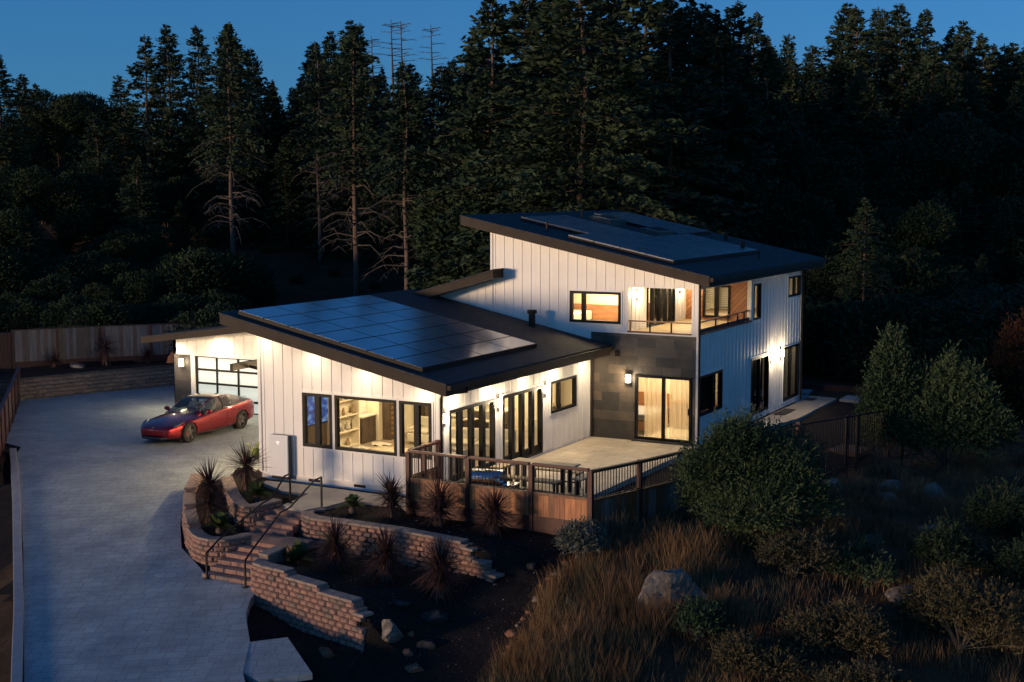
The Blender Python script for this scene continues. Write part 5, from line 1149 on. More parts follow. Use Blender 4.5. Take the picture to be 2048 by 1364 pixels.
LB = [('fir with a long bare trunk standing alone left of the house roof', 'firs behind the house'), ('slender fir with a thin bare trunk between the two tallest bare trunks', 'firs behind the house'), ('fir with the thickest reddish bare trunk behind the living wing roof', 'firs behind the house'), ('fir with a pale bare trunk just left of the tall wall', 'firs behind the house'), ('huge dark fir rising out of the picture behind the upper roof', 'firs behind the house'), ('broad fir merging with the left side of the huge fir', 'firs behind the house'), ('dense dark fir just right of the huge fir', 'firs behind the house'), ('tall fir right of the huge fir, left of the twin tops', 'firs behind the house'), ('tall narrow fir, right one of the twin tops beside the huge fir', 'firs behind the house'), ('tall dark fir at the left edge of the picture', 'trees along the skyline'), ('fir next to the tallest one at the left edge', 'trees along the skyline'), ('narrow fir right of the left-edge group', 'trees along the skyline'), ('rounded oak on the left skyline', 'trees along the skyline'), ('spreading oak on the left skyline beside the small fir', 'trees along the skyline'), ('low oak between the spreading oak and the small fir', 'trees along the skyline'), ('small open fir on the left skyline', 'trees along the skyline'), ('open ragged fir, leftmost of the group of four tall ones', 'trees along the skyline'), ('dense fir, second of the group of four tall ones', 'trees along the skyline'), ('slim fir, third of the group of four tall ones', 'trees along the skyline'), ('tall fir directly behind the lone bare trunk', 'trees along the skyline'), ('fir on the right flank of the group of tall ones', 'trees along the skyline'), ('lower bushy fir in the dip of the skyline', 'trees along the skyline'), ('low ragged fir in the dip of the skyline', 'trees along the skyline'), ('fir at the left of the central group', 'trees along the skyline'), ('fir with a sharp top in the central group', 'trees along the skyline'), ('tallest sharp-topped fir of the central group', 'trees along the skyline'), ('second tallest fir of the central group', 'trees along the skyline'), ('broad fir filling the middle of the central group', 'trees along the skyline'), ('bushy fir right of the central group', 'trees along the skyline'), ('fir below the bare dead trees', 'trees along the skyline'), ('bare dead tree standing against the sky, one of the thin leafless trunks', 'bare dead trees on the skyline'), ('narrow fir left of the huge fir', 'trees along the skyline'), ('open fir close to the huge fir', 'trees along the skyline'), ('narrow fir sloping down from the twin tops', 'trees along the skyline'), ('bushy fir on the way down to the skyline gap', 'trees along the skyline'), ('small distant fir in the skyline gap', 'trees along the skyline'), ('ragged little fir right of the skyline gap', 'trees along the skyline'), ('tallest fir of the right skyline group', 'trees along the skyline'), ('fir touching the tallest of the right skyline group', 'trees along the skyline'), ('open fir in the right skyline group, third from left', 'trees along the skyline'), ('thin fir in the right skyline group', 'trees along the skyline'), ('pointed fir near the middle of the right skyline', 'trees along the skyline'), ('narrow fir right of the pointed one on the right skyline', 'trees along the skyline'), ('bushy fir on the right skyline', 'trees along the skyline'), ('fir rising above the bushy ones at the right', 'trees along the skyline'), ('narrow fir near the right end of the skyline', 'trees along the skyline'), ('little fir in the notch near the right edge', 'trees along the skyline'), ('broad fir at the right edge of the picture', 'trees along the skyline'), ('dark distant tree forming the lower skyline of the wood', 'trees of the far wood edge'), ('dark distant tree low in the far wood', 'trees of the far wood edge'), ('dark distant tree on the right hill crest', 'trees of the right hill crest'), ('dark fir inside the dense wood above the board fence', 'firs filling the wooded slope'), ('dark tree inside the dense wood above the board fence', 'firs filling the wooded slope'), ('rounded dark oak on the slope above the board fence', 'oaks and shrubs on the wooded slope'), ('wild shrub on the slope just above the board fence', 'oaks and shrubs on the wooded slope'), ('low wild shrub close behind the back fence', 'oaks and shrubs on the wooded slope'), ('wild shrub higher on the slope behind the back fence', 'oaks and shrubs on the wooded slope'), ('low shrub on the ground between the bare trunks', 'oaks and shrubs on the wooded slope'), ('wild shrub under the bare trunks behind the living wing', 'oaks and shrubs on the wooded slope'), ('dark fir just under the skyline behind the bare trunks', 'firs filling the wooded slope'), ('dark fir just under the skyline left of the bare trunks', 'firs filling the wooded slope'), ('fir filling in left of the huge fir trunk', 'firs behind the house'), ('fir behind the left flank of the huge fir', 'firs behind the house'), ('fir behind the right flank of the huge fir', 'firs behind the house'), ('tall fir between the huge fir and the dense one beside it', 'firs behind the house'), ('fir left of the huge fir, reaching the top of the picture', 'firs behind the house'), ('fir between the dense fir and the twin tops', 'firs behind the house'), ('fir in front of the twin tops', 'firs behind the house'), ('dark fir just under the skyline right of the huge fir', 'firs filling the wooded slope'), ('dark fir just under the right skyline', 'firs filling the wooded slope'), ('dark fir inside the wood behind the bare trunks', 'firs filling the wooded slope'), ('dark fir deep inside the wood behind the bare trunks', 'firs filling the wooded slope'), ('dark tree low inside the wood behind the bare trunks', 'firs filling the wooded slope'), ('dark fir inside the wood behind the upper roof', 'firs filling the wooded slope'), ('dark tree low inside the wood behind the upper roof', 'firs filling the wooded slope'), ('dark fir inside the wooded slope at the right', 'firs filling the wooded slope'), ('dark tree halfway up the wooded slope at the right', 'firs filling the wooded slope'), ('dark tree low on the wooded slope at the right', 'firs filling the wooded slope'), ('dark tree at the foot of the wooded slope at the right', 'firs filling the wooded slope'), ('dark shrub behind the iron fence at the right', 'oaks and shrubs on the wooded slope'), ('dark shrub at the right edge beyond the rust-leaved tree', 'oaks and shrubs on the wooded slope'), ('fir with a bare pale trunk on the right slope, partly hidden by branches', 'firs behind the house')]
TREES = [('T', -33.5, 31.7, 17.5, 0, 0.9), ('U', -31.4, 37.3, 16.8, 1, 0.85), ('T', -24.9, 31.8, 16.9, 2, 0.95), ('U', -20.3, 29.8, 14.6, 3, 1.0), ('G', -8.8, 27.0, 18.9, 4, 1.15), ('C', -14.4, 28.4, 18.1, 5, 0.95), ('C', -6.8, 32.6, 17.9, 6, 1.1), ('A', -7.4, 39.1, 17.8, 7, 1.0), ('B', -7.3, 43.6, 18.4, 8, 1.1), ('A', -54.6, 33.7, 17.1, 9, 1.2), ('A', -58.1, 38.7, 16.2, 10, 1), ('B', -61.8, 43.4, 16.0, 11, 1.1), ('O', -61.1, 44.9, 15.2, 12, 1.1), ('O', -61.9, 47.9, 15.6, 13, 1.1), ('O', -55.0, 42.6, 14.4, 14, 1.0), ('D', -51.9, 42.0, 16.1, 15, 1.3), ('D', -44.7, 36.9, 18.0, 16, 1.15), ('A', -45.5, 39.9, 19.0, 17, 0.95), ('B', -46.5, 43.8, 19.4, 18, 1.0), ('A', -38.5, 38.0, 18.4, 19, 0.9), ('A', -38.6, 40.2, 17.1, 20, 0.9), ('C', -38.8, 42.4, 15.2, 21, 0.9), ('D', -40.2, 46.1, 15.1, 22, 0.9), ('B', -35.1, 42.1, 17.5, 23, 1.1), ('A', -36.5, 45.8, 18.6, 24, 0.9), ('A', -32.0, 41.5, 18.6, 25, 0.9), ('B', -33.7, 45.1, 18.9, 26, 0.9), ('C', -31.3, 39.6, 16.4, 27, 0.9), ('C', -28.0, 39.2, 15.3, 28, 0.9), ('A', -29.6, 45.1, 16.1, 29, 1.0), ('N', -44.2, 62.0, 20.2, 30, 1.1), ('N', -42.9, 62.8, 21.5, 30, 1.1), ('N', -42.2, 63.1, 21.4, 30, 1.1), ('N', -40.1, 64.3, 21.1, 30, 1.1), ('B', -30.4, 51.5, 17.0, 31, 1), ('D', -31.5, 55.4, 17.1, 32, 1), ('B', -9.0, 51.8, 18.8, 33, 1.0), ('C', -8.8, 54.1, 17.5, 34, 1), ('D', -17.6, 85.6, 21.2, 35, 1.2), ('D', -12.6, 77.0, 19.3, 36, 1.4), ('A', -11.2, 80.0, 22.8, 37, 1.05), ('B', -8.8, 74.5, 21.8, 38, 1.05), ('D', -8.9, 81.2, 22.4, 39, 1.05), ('D', -7.7, 79.6, 22.0, 40, 1.05), ('A', -5.7, 76.2, 21.9, 41, 1.05), ('B', -4.2, 77.0, 21.5, 42, 1.05), ('C', -2.9, 80.0, 20.4, 43, 1.05), ('A', -0.9, 74.3, 20.2, 44, 1.05), ('B', -0.4, 79.1, 19.7, 45, 1.05), ('D', 1.5, 77.9, 18.7, 46, 1.05), ('C', 2.9, 80.9, 19.9, 47, 1.05), ('A', -73.3, 45.9, 14.3, 48, 1.12), ('A', -72.0, 46.9, 12.9, 48, 1.36), ('C', -74.1, 51.5, 14.5, 48, 1.46), ('C', -66.8, 46.7, 14.5, 48, 1.21), ('C', -72.3, 54.9, 13.4, 48, 1.37), ('A', -68.9, 55.0, 15.4, 48, 1.25), ('A', -66.6, 54.4, 13.7, 48, 1.36), ('A', -60.3, 51.0, 14.7, 48, 1.48), ('C', -66.3, 60.2, 15.3, 48, 1.28), ('C', -65.2, 61.1, 14.8, 48, 1.15), ('A', -58.2, 56.7, 14.5, 48, 1.36), ('C', -54.7, 55.4, 14.6, 48, 1.31), ('A', -59.5, 64.7, 13.6, 48, 1.32), ('C', -53.3, 59.1, 15.2, 48, 1.21), ('C', -54.8, 64.0, 14.8, 48, 1.27), ('C', -54.4, 66.6, 13.3, 48, 1.11), ('A', -51.7, 66.7, 15.6, 48, 1.24), ('A', -44.7, 60.6, 12.9, 48, 1.33), ('C', -44.3, 63.2, 13.8, 48, 1.14), ('A', -44.2, 67.0, 13.5, 48, 1.16), ('C', -39.1, 62.5, 12.7, 48, 1.11), ('A', -38.2, 63.9, 13.5, 48, 1.22), ('C', -40.9, 73.7, 15.6, 48, 1.18), ('A', -39.0, 74.2, 13.4, 48, 1.43), ('A', -35.6, 70.3, 12.9, 48, 1.13), ('A', -31.7, 67.9, 13.9, 48, 1.15), ('C', -32.1, 73.3, 13.6, 48, 1.14), ('C', -30.2, 73.5, 13.3, 48, 1.12), ('A', -30.1, 77.8, 15.2, 48, 1.38), ('A', -27.1, 76.3, 13.3, 48, 1.49), ('A', -24.8, 75.3, 14.4, 48, 1.31), ('A', -26.3, 82.8, 14.1, 48, 1.4), ('C', -22.5, 79.1, 14.6, 48, 1.49), ('C', -19.1, 77.4, 13.4, 48, 1.22), ('C', -19.8, 85.3, 14.8, 48, 1.18), ('C', -18.7, 87.0, 14.1, 48, 1.18), ('C', -15.7, 85.0, 13.3, 48, 1.47), ('C', -12.5, 81.6, 13.7, 48, 1.27), ('C', -9.8, 78.7, 13.7, 48, 1.17), ('C', -9.4, 84.2, 14.5, 48, 1.15), ('C', -8.8, 91.0, 14.8, 48, 1.21), ('C', -6.0, 83.4, 14.4, 48, 1.3), ('C', -5.4, 89.2, 13.3, 48, 1.43), ('C', -2.1, 83.3, 14.6, 48, 1.13), ('A', -2.1, 96.1, 13.1, 48, 1.41), ('A', 0.3, 87.1, 14.6, 48, 1.14), ('C', 1.6, 98.2, 13.3, 48, 1.14), ('C', 4.4, 90.2, 13.5, 48, 1.12), ('C', -69.9, 43.8, 10.3, 49, 1.53), ('C', -67.8, 44.2, 10.4, 49, 1.32), ('O', -71.9, 50.7, 11.7, 49, 1.57), ('O', -70.6, 51.3, 11.5, 49, 1.26), ('C', -63.0, 46.4, 11.1, 49, 1.27), ('C', -63.9, 49.9, 11.5, 49, 1.49), ('C', -64.8, 54.3, 11.1, 49, 1.49), ('O', -55.9, 47.2, 10.1, 49, 1.25), ('C', -54.9, 49.1, 11.1, 49, 1.25), ('O', -57.1, 54.0, 9.9, 49, 1.45), ('O', -55.4, 56.5, 10.8, 49, 1.49), ('O', -52.1, 55.3, 9.6, 49, 1.35), ('C', -50.6, 55.9, 10.2, 49, 1.25), ('O', -49.1, 57.6, 9.7, 49, 1.57), ('O', -45.9, 57.2, 10.4, 49, 1.25), ('O', -44.3, 58.1, 11.3, 49, 1.21), ('O', -42.6, 58.8, 10.9, 49, 1.21), ('C', -43.8, 64.9, 11.7, 49, 1.38), ('C', -40.2, 62.9, 9.9, 49, 1.43), ('C', -41.7, 68.4, 10.7, 49, 1.49), ('O', -38.9, 69.3, 11.0, 49, 1.46), ('O', -34.2, 64.9, 10.2, 49, 1.43), ('O', -34.2, 68.8, 10.8, 49, 1.47), ('C', -31.6, 68.9, 10.2, 49, 1.22), ('C', -29.3, 67.5, 10.6, 49, 1.27), ('C', -29.1, 72.2, 10.0, 49, 1.5), ('O', -25.4, 68.5, 10.9, 49, 1.4), ('C', -23.3, 68.8, 10.2, 49, 1.43), ('C', -22.3, 71.0, 10.3, 49, 1.39), ('O', -21.4, 73.5, 10.5, 49, 1.51), ('C', -20.5, 76.5, 10.0, 49, 1.29), ('O', -16.0, 70.6, 9.7, 49, 1.25), ('C', -14.6, 73.1, 9.8, 49, 1.21), ('C', -13.6, 77.5, 10.0, 49, 1.46), ('C', -11.6, 74.8, 11.0, 49, 1.24), ('C', -11.2, 84.9, 11.7, 49, 1.24), ('C', -9.0, 82.2, 9.5, 49, 1.59), ('C', -5.5, 75.5, 11.0, 49, 1.48), ('O', -3.0, 75.4, 10.4, 49, 1.36), ('C', -3.1, 86.1, 11.0, 49, 1.33), ('C', -2.0, 85.6, 10.7, 49, 1.31), ('O', 1.3, 80.2, 10.5, 49, 1.48), ('C', 1.7, 87.0, 9.9, 49, 1.55), ('O', 4.2, 82.2, 9.7, 49, 1.56), ('C', -20.0, 81.1, 18.0, 50, 1.37), ('C', -16.5, 78.9, 16.8, 50, 1.35), ('C', -14.4, 75.8, 17.3, 50, 1.48), ('A', -13.1, 81.6, 17.9, 50, 1.47), ('C', -10.2, 77.0, 17.2, 50, 1.28), ('A', -9.0, 79.7, 17.0, 50, 1.11), ('C', -6.6, 76.7, 16.6, 50, 1.25), ('C', -5.6, 80.5, 18.2, 50, 1.39), ('A', -5.4, 86.3, 18.7, 50, 1.38), ('C', -2.9, 85.7, 17.6, 50, 1.34), ('A', -0.3, 79.5, 17.1, 50, 1.11), ('A', 1.4, 84.3, 18.1, 50, 1.25), ('C', 2.2, 94.3, 17.8, 50, 1.39), ('C', 3.7, 94.9, 17.1, 50, 1.29), ('C', -59.0, 35.2, 13.1, 51, 1.34), ('A', -53.6, 33.0, 12.2, 51, 1.16), ('C', -56.4, 38.8, 12.1, 51, 1.2), ('A', -51.0, 36.5, 11.7, 51, 1.33), ('A', -46.3, 34.0, 12.9, 51, 1.28), ('C', -46.6, 36.9, 13.3, 51, 1.33), ('A', -46.6, 40.8, 12.2, 51, 1.24), ('C', -43.6, 39.4, 11.1, 51, 1.02), ('A', -39.3, 38.1, 12.6, 51, 1.04), ('A', -39.0, 40.0, 11.6, 51, 1.08), ('A', -34.9, 38.6, 11.4, 51, 1.12), ('C', -46.5, 23.8, 9.2, 52, 1.03), ('C', -45.5, 25.2, 9.6, 52, 1.07), ('O', -48.2, 30.4, 9.4, 52, 1.05), ('O', -43.9, 28.6, 9.3, 52, 1.18), ('C', -42.0, 30.2, 10.2, 52, 1.33), ('C', -38.0, 28.9, 10.0, 52, 1.06), ('O', -41.8, 35.5, 9.0, 52, 1.29), ('C', -39.6, 36.4, 9.2, 52, 1.12), ('O', -44.5, 21.5, 7.2, 53, 1.29), ('O', -41.1, 22.3, 6.9, 53, 1.32), ('C', -39.1, 21.7, 7.2, 53, 1.27), ('C', -43.6, 28.4, 6.8, 53, 1.14), ('O', -37.4, 26.0, 5.6, 53, 1.32), ('O', -35.6, 26.2, 6.0, 53, 1.34), ('C', -37.4, 31.6, 7.4, 53, 1.13), ('S', -42.3, 19.8, 3.8, 54, 0.99), ('S', -40.5, 20.7, 3.3, 54, 0.83), ('S', -35.5, 17.5, 3.0, 54, 0.92), ('S', -34.9, 19.6, 3.8, 54, 1.07), ('S', -35.0, 20.9, 2.8, 54, 0.89), ('S', -32.3, 20.2, 3.4, 54, 0.9), ('S', -31.2, 21.6, 3.9, 54, 0.91), ('S', -30.0, 22.4, 2.9, 54, 1.18), ('S', -31.1, 25.6, 3.7, 54, 1.18), ('S', -37.2, 15.9, 2.7, 55, 0.81), ('S', -33.6, 13.9, 2.8, 55, 0.88), ('S', -35.9, 16.5, 2.7, 55, 1.26), ('S', -36.6, 18.3, 2.8, 55, 0.96), ('S', -32.1, 15.3, 2.9, 55, 1.07), ('S', -33.1, 17.2, 2.5, 55, 1.13), ('S', -33.3, 18.2, 2.3, 55, 0.8), ('S', -29.8, 15.8, 3.2, 55, 0.8), ('S', -33.1, 20.1, 2.1, 55, 1.18), ('S', -27.6, 15.7, 3.0, 55, 1.18), ('S', -29.4, 18.6, 2.5, 55, 1.18), ('S', -28.5, 18.4, 2.5, 55, 1.25), ('S', -28.3, 19.4, 2.6, 55, 1.32), ('S', -29.1, 21.3, 2.4, 55, 1.12), ('S', -25.9, 18.9, 3.1, 55, 1.2), ('S', -25.3, 19.3, 3.0, 55, 0.99), ('S', -22.8, 17.2, 2.9, 55, 0.98), ('S', -24.7, 20.4, 3.3, 55, 0.84), ('S', -42.1, 21.0, 3.8, 56, 0.98), ('S', -39.1, 19.6, 5.1, 56, 1.23), ('S', -44.6, 25.5, 4.7, 56, 0.95), ('S', -40.7, 23.1, 5.0, 56, 1.08), ('S', -38.1, 22.2, 4.5, 56, 1.33), ('S', -36.2, 21.8, 4.3, 56, 1.26), ('S', -36.6, 23.1, 4.8, 56, 1.29), ('S', -34.7, 23.0, 4.4, 56, 1.1), ('S', -35.2, 24.8, 4.5, 56, 1.01), ('S', -34.4, 24.9, 4.2, 56, 1.36), ('S', -32.0, 23.5, 3.9, 56, 1.01), ('S', -33.2, 26.7, 4.6, 56, 1.02), ('S', -29.5, 24.2, 4.8, 56, 1.11), ('S', -29.4, 25.3, 5.0, 56, 1.34), ('S', -28.8, 25.9, 4.4, 56, 1.38), ('S', -32.8, 29.5, 2.4, 57, 0.82), ('S', -34.0, 32.0, 2.7, 57, 0.94), ('S', -31.0, 30.4, 3.3, 57, 0.91), ('S', -35.4, 37.2, 3.0, 57, 1.25), ('S', -29.3, 32.2, 2.7, 57, 1.18), ('S', -32.2, 37.9, 2.0, 57, 0.99), ('S', -28.6, 34.8, 2.4, 57, 0.96), ('S', -30.0, 38.5, 2.6, 57, 0.84), ('S', -24.9, 33.6, 2.4, 57, 0.87), ('S', -26.8, 37.9, 2.1, 57, 1.02), ('S', -24.6, 36.7, 2.7, 57, 1.04), ('S', -26.4, 42.1, 2.8, 57, 1.29), ('O', -44.7, 39.5, 2.9, 58, 1.28), ('O', -48.6, 48.1, 2.7, 58, 1.25), ('S', -44.3, 45.5, 3.6, 58, 1.25), ('S', -43.0, 48.3, 3.4, 58, 1.26), ('O', -36.8, 43.6, 4.0, 58, 1.18), ('S', -37.9, 49.0, 3.3, 58, 1.07), ('S', -39.3, 52.9, 3.3, 58, 1.25), ('O', -32.1, 46.7, 3.4, 58, 0.9), ('S', -30.3, 48.9, 2.9, 58, 1.16), ('A', -44.4, 49.3, 15.8, 59, 1.09), ('C', -37.5, 43.8, 15.6, 59, 1.06), ('C', -35.1, 42.9, 15.5, 59, 1.16), ('A', -39.5, 52.9, 16.0, 59, 1.05), ('A', -33.2, 47.5, 14.4, 59, 1.01), ('C', -34.3, 51.8, 15.5, 59, 1.15), ('A', -29.5, 48.1, 16.2, 59, 1.35), ('A', -31.3, 53.1, 16.2, 59, 1.07), ('A', -46.3, 42.8, 13.7, 60, 1.27), ('C', -41.5, 39.2, 14.8, 60, 1.15), ('C', -47.8, 48.5, 16.2, 60, 1.16), ('A', -38.8, 40.9, 13.4, 60, 1.16), ('C', -15.7, 34.5, 19.0, 61, 1.1), ('C', -13.5, 33.5, 19.4, 62, 1.1), ('C', -10.8, 34.9, 19.7, 63, 1.1), ('C', -8.7, 33.9, 18.9, 64, 1.1), ('C', -21.0, 38.4, 17.2, 65, 1.1), ('C', -8.8, 40.5, 18.4, 66, 1.1), ('C', -6.1, 37.5, 17.1, 67, 1.1), ('A', -13.6, 49.2, 17.0, 68, 1.05), ('C', -9.8, 45.2, 15.4, 68, 1.01), ('C', -10.6, 52.4, 17.6, 68, 1.25), ('C', -6.8, 47.1, 16.7, 68, 1.04), ('C', -12.9, 70.9, 17.8, 69, 1.27), ('C', -11.4, 71.5, 17.7, 69, 1.02), ('C', -10.3, 74.9, 18.5, 69, 1.05), ('C', -8.4, 75.0, 18.4, 69, 1.14), ('A', -7.3, 79.0, 19.1, 69, 1.05), ('A', -4.8, 77.3, 18.6, 69, 1.08), ('A', -2.2, 70.5, 18.4, 69, 1.11), ('A', -1.2, 79.3, 17.8, 69, 1.19), ('C', 0.3, 81.3, 19.0, 69, 1.23), ('A', 2.3, 77.1, 18.7, 69, 1.11), ('C', 3.8, 80.8, 17.7, 69, 1.12), ('C', -41.6, 45.5, 12.8, 70, 1.14), ('A', -39.6, 46.1, 14.7, 70, 1.15), ('A', -33.2, 41.5, 13.7, 70, 1.02), ('A', -31.6, 43.7, 13.3, 70, 1.21), ('A', -31.3, 45.9, 14.2, 70, 1.13), ('A', -30.7, 48.1, 12.5, 70, 1.18), ('C', -27.5, 47.0, 12.9, 70, 1.12), ('A', -42.0, 41.4, 10.0, 71, 1.14), ('C', -41.2, 44.7, 8.7, 71, 1.28), ('C', -38.0, 45.0, 9.4, 71, 1.15), ('C', -40.9, 54.4, 8.6, 71, 1.31), ('A', -36.8, 52.9, 9.2, 71, 1.28), ('C', -35.8, 55.4, 9.6, 71, 1.13), ('C', -32.4, 57.6, 10.5, 71, 1.17), ('O', -44.7, 49.2, 5.0, 72, 1.15), ('C', -42.4, 52.6, 6.8, 72, 1.29), ('O', -40.5, 52.2, 6.9, 72, 1.28), ('C', -37.6, 53.6, 7.2, 72, 1.18), ('O', -35.4, 53.8, 5.6, 72, 1.25), ('O', -35.4, 59.3, 4.7, 72, 1.23), ('C', -33.2, 60.6, 5.2, 72, 1.18), ('A', -23.3, 39.8, 13.1, 73, 1.08), ('C', -21.1, 38.9, 13.7, 73, 1.2), ('C', -19.0, 39.3, 14.2, 73, 1.02), ('A', -17.6, 44.2, 14.7, 73, 1.08), ('C', -14.5, 41.4, 14.2, 73, 1.27), ('A', -15.0, 46.2, 14.3, 73, 1.12), ('A', -12.8, 48.0, 13.4, 73, 1.06), ('C', -8.2, 43.1, 14.0, 73, 1.31), ('C', -7.1, 48.1, 14.2, 73, 1.11), ('C', -19.0, 32.8, 9.3, 74, 1.23), ('O', -16.2, 30.5, 9.2, 74, 1.3), ('O', -15.1, 34.5, 9.2, 74, 1.25), ('O', -11.8, 32.8, 9.8, 74, 1.14), ('O', -11.0, 35.2, 8.8, 74, 1.31), ('C', -8.3, 34.6, 9.1, 74, 1.2), ('O', -7.1, 36.8, 9.1, 74, 1.23), ('O', -5.5, 39.3, 9.1, 74, 1.04), ('C', -4.6, 40.6, 9.2, 74, 1.05), ('C', -10.3, 57.1, 15.1, 75, 1.02), ('A', -9.4, 61.0, 16.0, 75, 1.23), ('A', -7.6, 60.0, 15.2, 75, 1.19), ('C', -4.6, 59.6, 16.0, 75, 1.02), ('C', -3.3, 57.8, 15.0, 75, 1.2), ('C', -2.5, 67.9, 16.3, 75, 1.12), ('A', 0.1, 63.4, 16.1, 75, 1.21), ('A', 1.2, 65.4, 15.8, 75, 1.04), ('A', 3.1, 73.0, 15.2, 75, 1.02), ('A', 5.7, 67.4, 15.8, 75, 1.14), ('C', -7.0, 45.1, 11.1, 76, 1.12), ('O', -8.0, 53.5, 10.9, 76, 1.26), ('O', -3.6, 47.1, 10.9, 76, 1.07), ('C', -2.5, 49.9, 10.4, 76, 1.25), ('O', -2.3, 58.8, 11.8, 76, 1.1), ('O', 1.9, 50.6, 11.8, 76, 1.12), ('C', 2.8, 51.7, 11.6, 76, 1.01), ('O', 4.7, 55.1, 11.5, 76, 1.18), ('C', 6.1, 54.9, 10.7, 76, 1.05), ('O', 8.8, 56.5, 12.0, 76, 1.1), ('A', -5.8, 42.0, 7.3, 77, 1.22), ('O', -3.5, 38.5, 8.1, 77, 1.13), ('O', -2.6, 44.3, 8.1, 77, 1.02), ('O', -0.9, 46.8, 8.4, 77, 1.19), ('O', 2.5, 41.2, 7.2, 77, 1.06), ('C', 4.0, 43.5, 8.0, 77, 1.06), ('C', 4.7, 45.8, 8.5, 77, 1.3), ('C', 7.0, 45.0, 7.5, 77, 1.09), ('O', 9.3, 46.5, 7.4, 77, 1.29), ('O', -0.3, 33.7, 4.7, 78, 1.2), ('C', 0.3, 36.2, 5.6, 78, 1.1), ('O', 2.6, 37.3, 5.0, 78, 1.23), ('S', 4.3, 37.3, 4.8, 78, 1.12), ('O', 4.9, 41.0, 4.8, 78, 1.04), ('C', 7.1, 38.2, 4.9, 78, 1.08), ('C', 9.8, 36.9, 5.6, 78, 1.01), ('S', 1.5, 29.3, 3.2, 79, 1.22), ('O', 2.8, 29.4, 2.8, 79, 1.2), ('S', 4.7, 29.1, 3.5, 79, 1.33), ('S', 7.2, 28.9, 3.4, 79, 1.04), ('S', 7.8, 32.4, 3.5, 79, 1.01), ('S', 9.6, 30.1, 3.9, 79, 1.32), ('S', 11.4, 27.9, 4.1, 79, 1.37), ('S', 8.7, 26.0, 2.3, 80, 1.09), ('S', 10.1, 23.9, 2.1, 80, 1.17), ('S', 11.6, 27.0, 1.9, 80, 1.16), ('T', 3.2, 31.3, 7.6, 81, 1.0)]
for k, x, y, z, i, w_ in TREES: plant(k, x, y, z, LB[i][0], LB[i][1], wscale=w_)

# ---------------------------------------------------------------- shrubs near the house
def shrub(name, x, y, z, blobs, n, leaf, mat, label, H, Rr_, seed, group=None, up=.3, shell=.5):
    V = leafy_mesh(seed, blobs, n, leaf, up, shell); return tree(name, V, stems(seed, H, Rr_, 10, .035), None, mat, M['deadwood'], label, 'shrub', (x, y, z), group, 'stems')
zz = ground_z
def sprig(seed, blobs, n, mat, leaf=.05, L=.35, k=9):
    """a shrub of many twigs, each with small leaves along it, pointing outwards"""
    rng = np.random.default_rng(seed); cs = []; ax = []; w_ = np.array([b[3] * b[4] * b[5] for b in blobs]) ** .67; w_ /= w_.sum()
    for (x, y, z, rx, ry, rz), wv in zip(blobs, w_):
        m = int(n * wv); u = rng.normal(size=(m, 3)); u[:, 2] = np.abs(u[:, 2]) * .9 - .25; u /= np.linalg.norm(u, axis=1, keepdims=True); r = .45 + .55 * rng.random(m) ** .5; kk = rng.normal(size=(30, 3)); kk /= np.linalg.norm(kk, axis=1, keepdims=True)
        r *= .78 + .3 * np.clip(((u @ kk.T).max(1) - .72) / .28, 0, 1); p = u * r[:, None] * np.array([rx, ry, rz]) + np.array([x, y, z]); d = u * .8 + rng.normal(0, .35, (m, 3)); d[:, 2] += .45; d /= np.linalg.norm(d, axis=1, keepdims=True); Ls = L * rng.uniform(.5, 1.4, m)
        for j in range(k):
            s_ = (j + .5) / k; q = p + d * (Ls * s_)[:, None]; v_ = d * .8 + rng.normal(0, .5, (m, 3)); v_ /= np.linalg.norm(v_, axis=1, keepdims=True); cs.append(q + v_ * leaf * .7); ax.append(v_ * (leaf * rng.uniform(.35, 1.7, m))[:, None])
    c_ = np.concatenate(cs); a_ = np.concatenate(ax); return quads(c_, a_, np.linalg.norm(a_, axis=1) * .34, rng)
def lobes(seed, R_, H_, n, r0=.45, base=()):
    rr = random.Random(seed); L = list(base)
    for k in range(n):
        a = rr.uniform(0, 2 * PI); d = R_ * rr.uniform(.25, .95); h = H_ * (1 - (d / R_) ** 2 * .55) * rr.uniform(.35, 1.0); r = r0 * R_ * rr.uniform(.5, 1.1); L.append((math.cos(a) * d, math.sin(a) * d, h, r, r, r * rr.uniform(.7, 1.2)))
    return L
def twigs(name, x, y, blobs, n, mat, label, seed, leaf=.05, L=.35, k=9, H=1, Rr_=1, zo=0, group=None):
    V = sprig(seed, blobs, n, mat, leaf, L, k); st = stems(seed, H, Rr_, 12, .03); r5 = random.Random(seed + 9)
    for q in range(int(26 * Rr_) + 6):
        bl_ = r5.choice(blobs); a = r5.uniform(0, 2 * PI); e = r5.uniform(-.1, 1.2); d = Vector((math.cos(a) * math.cos(e), math.sin(a) * math.cos(e), math.sin(e))); c0_ = Vector(bl_[:3]); p1 = c0_ + Vector((d.x * bl_[3], d.y * bl_[4], d.z * bl_[5])) * .6; p2 = c0_ + Vector((d.x * bl_[3], d.y * bl_[4], d.z * bl_[5])) * r5.uniform(1.1, 1.45); p2.z += .1
        st.tube([Vector((0, 0, .02)), p1, (p1 + p2) / 2 + Vector((0, 0, .03)), p2], [.014, .009, .006, .002], 4, cap=False)
    return tree(name, V, st, None, mat, M['deadwood'], label, 'shrub', (x, y, zz(x, y) + zo), group, 'stems')
twigs('round_shrub', 8.35, .75, lobes(5, 1.5, 2.35, 26, .34, [(0, 0, 1.2, 1.1, 1.1, .95)]), 13000, M['bushgreen'], 'big round dark green shrub in front of the right corner of the deck fence', 21, .036, .5, 11, 2.9, 1.7)
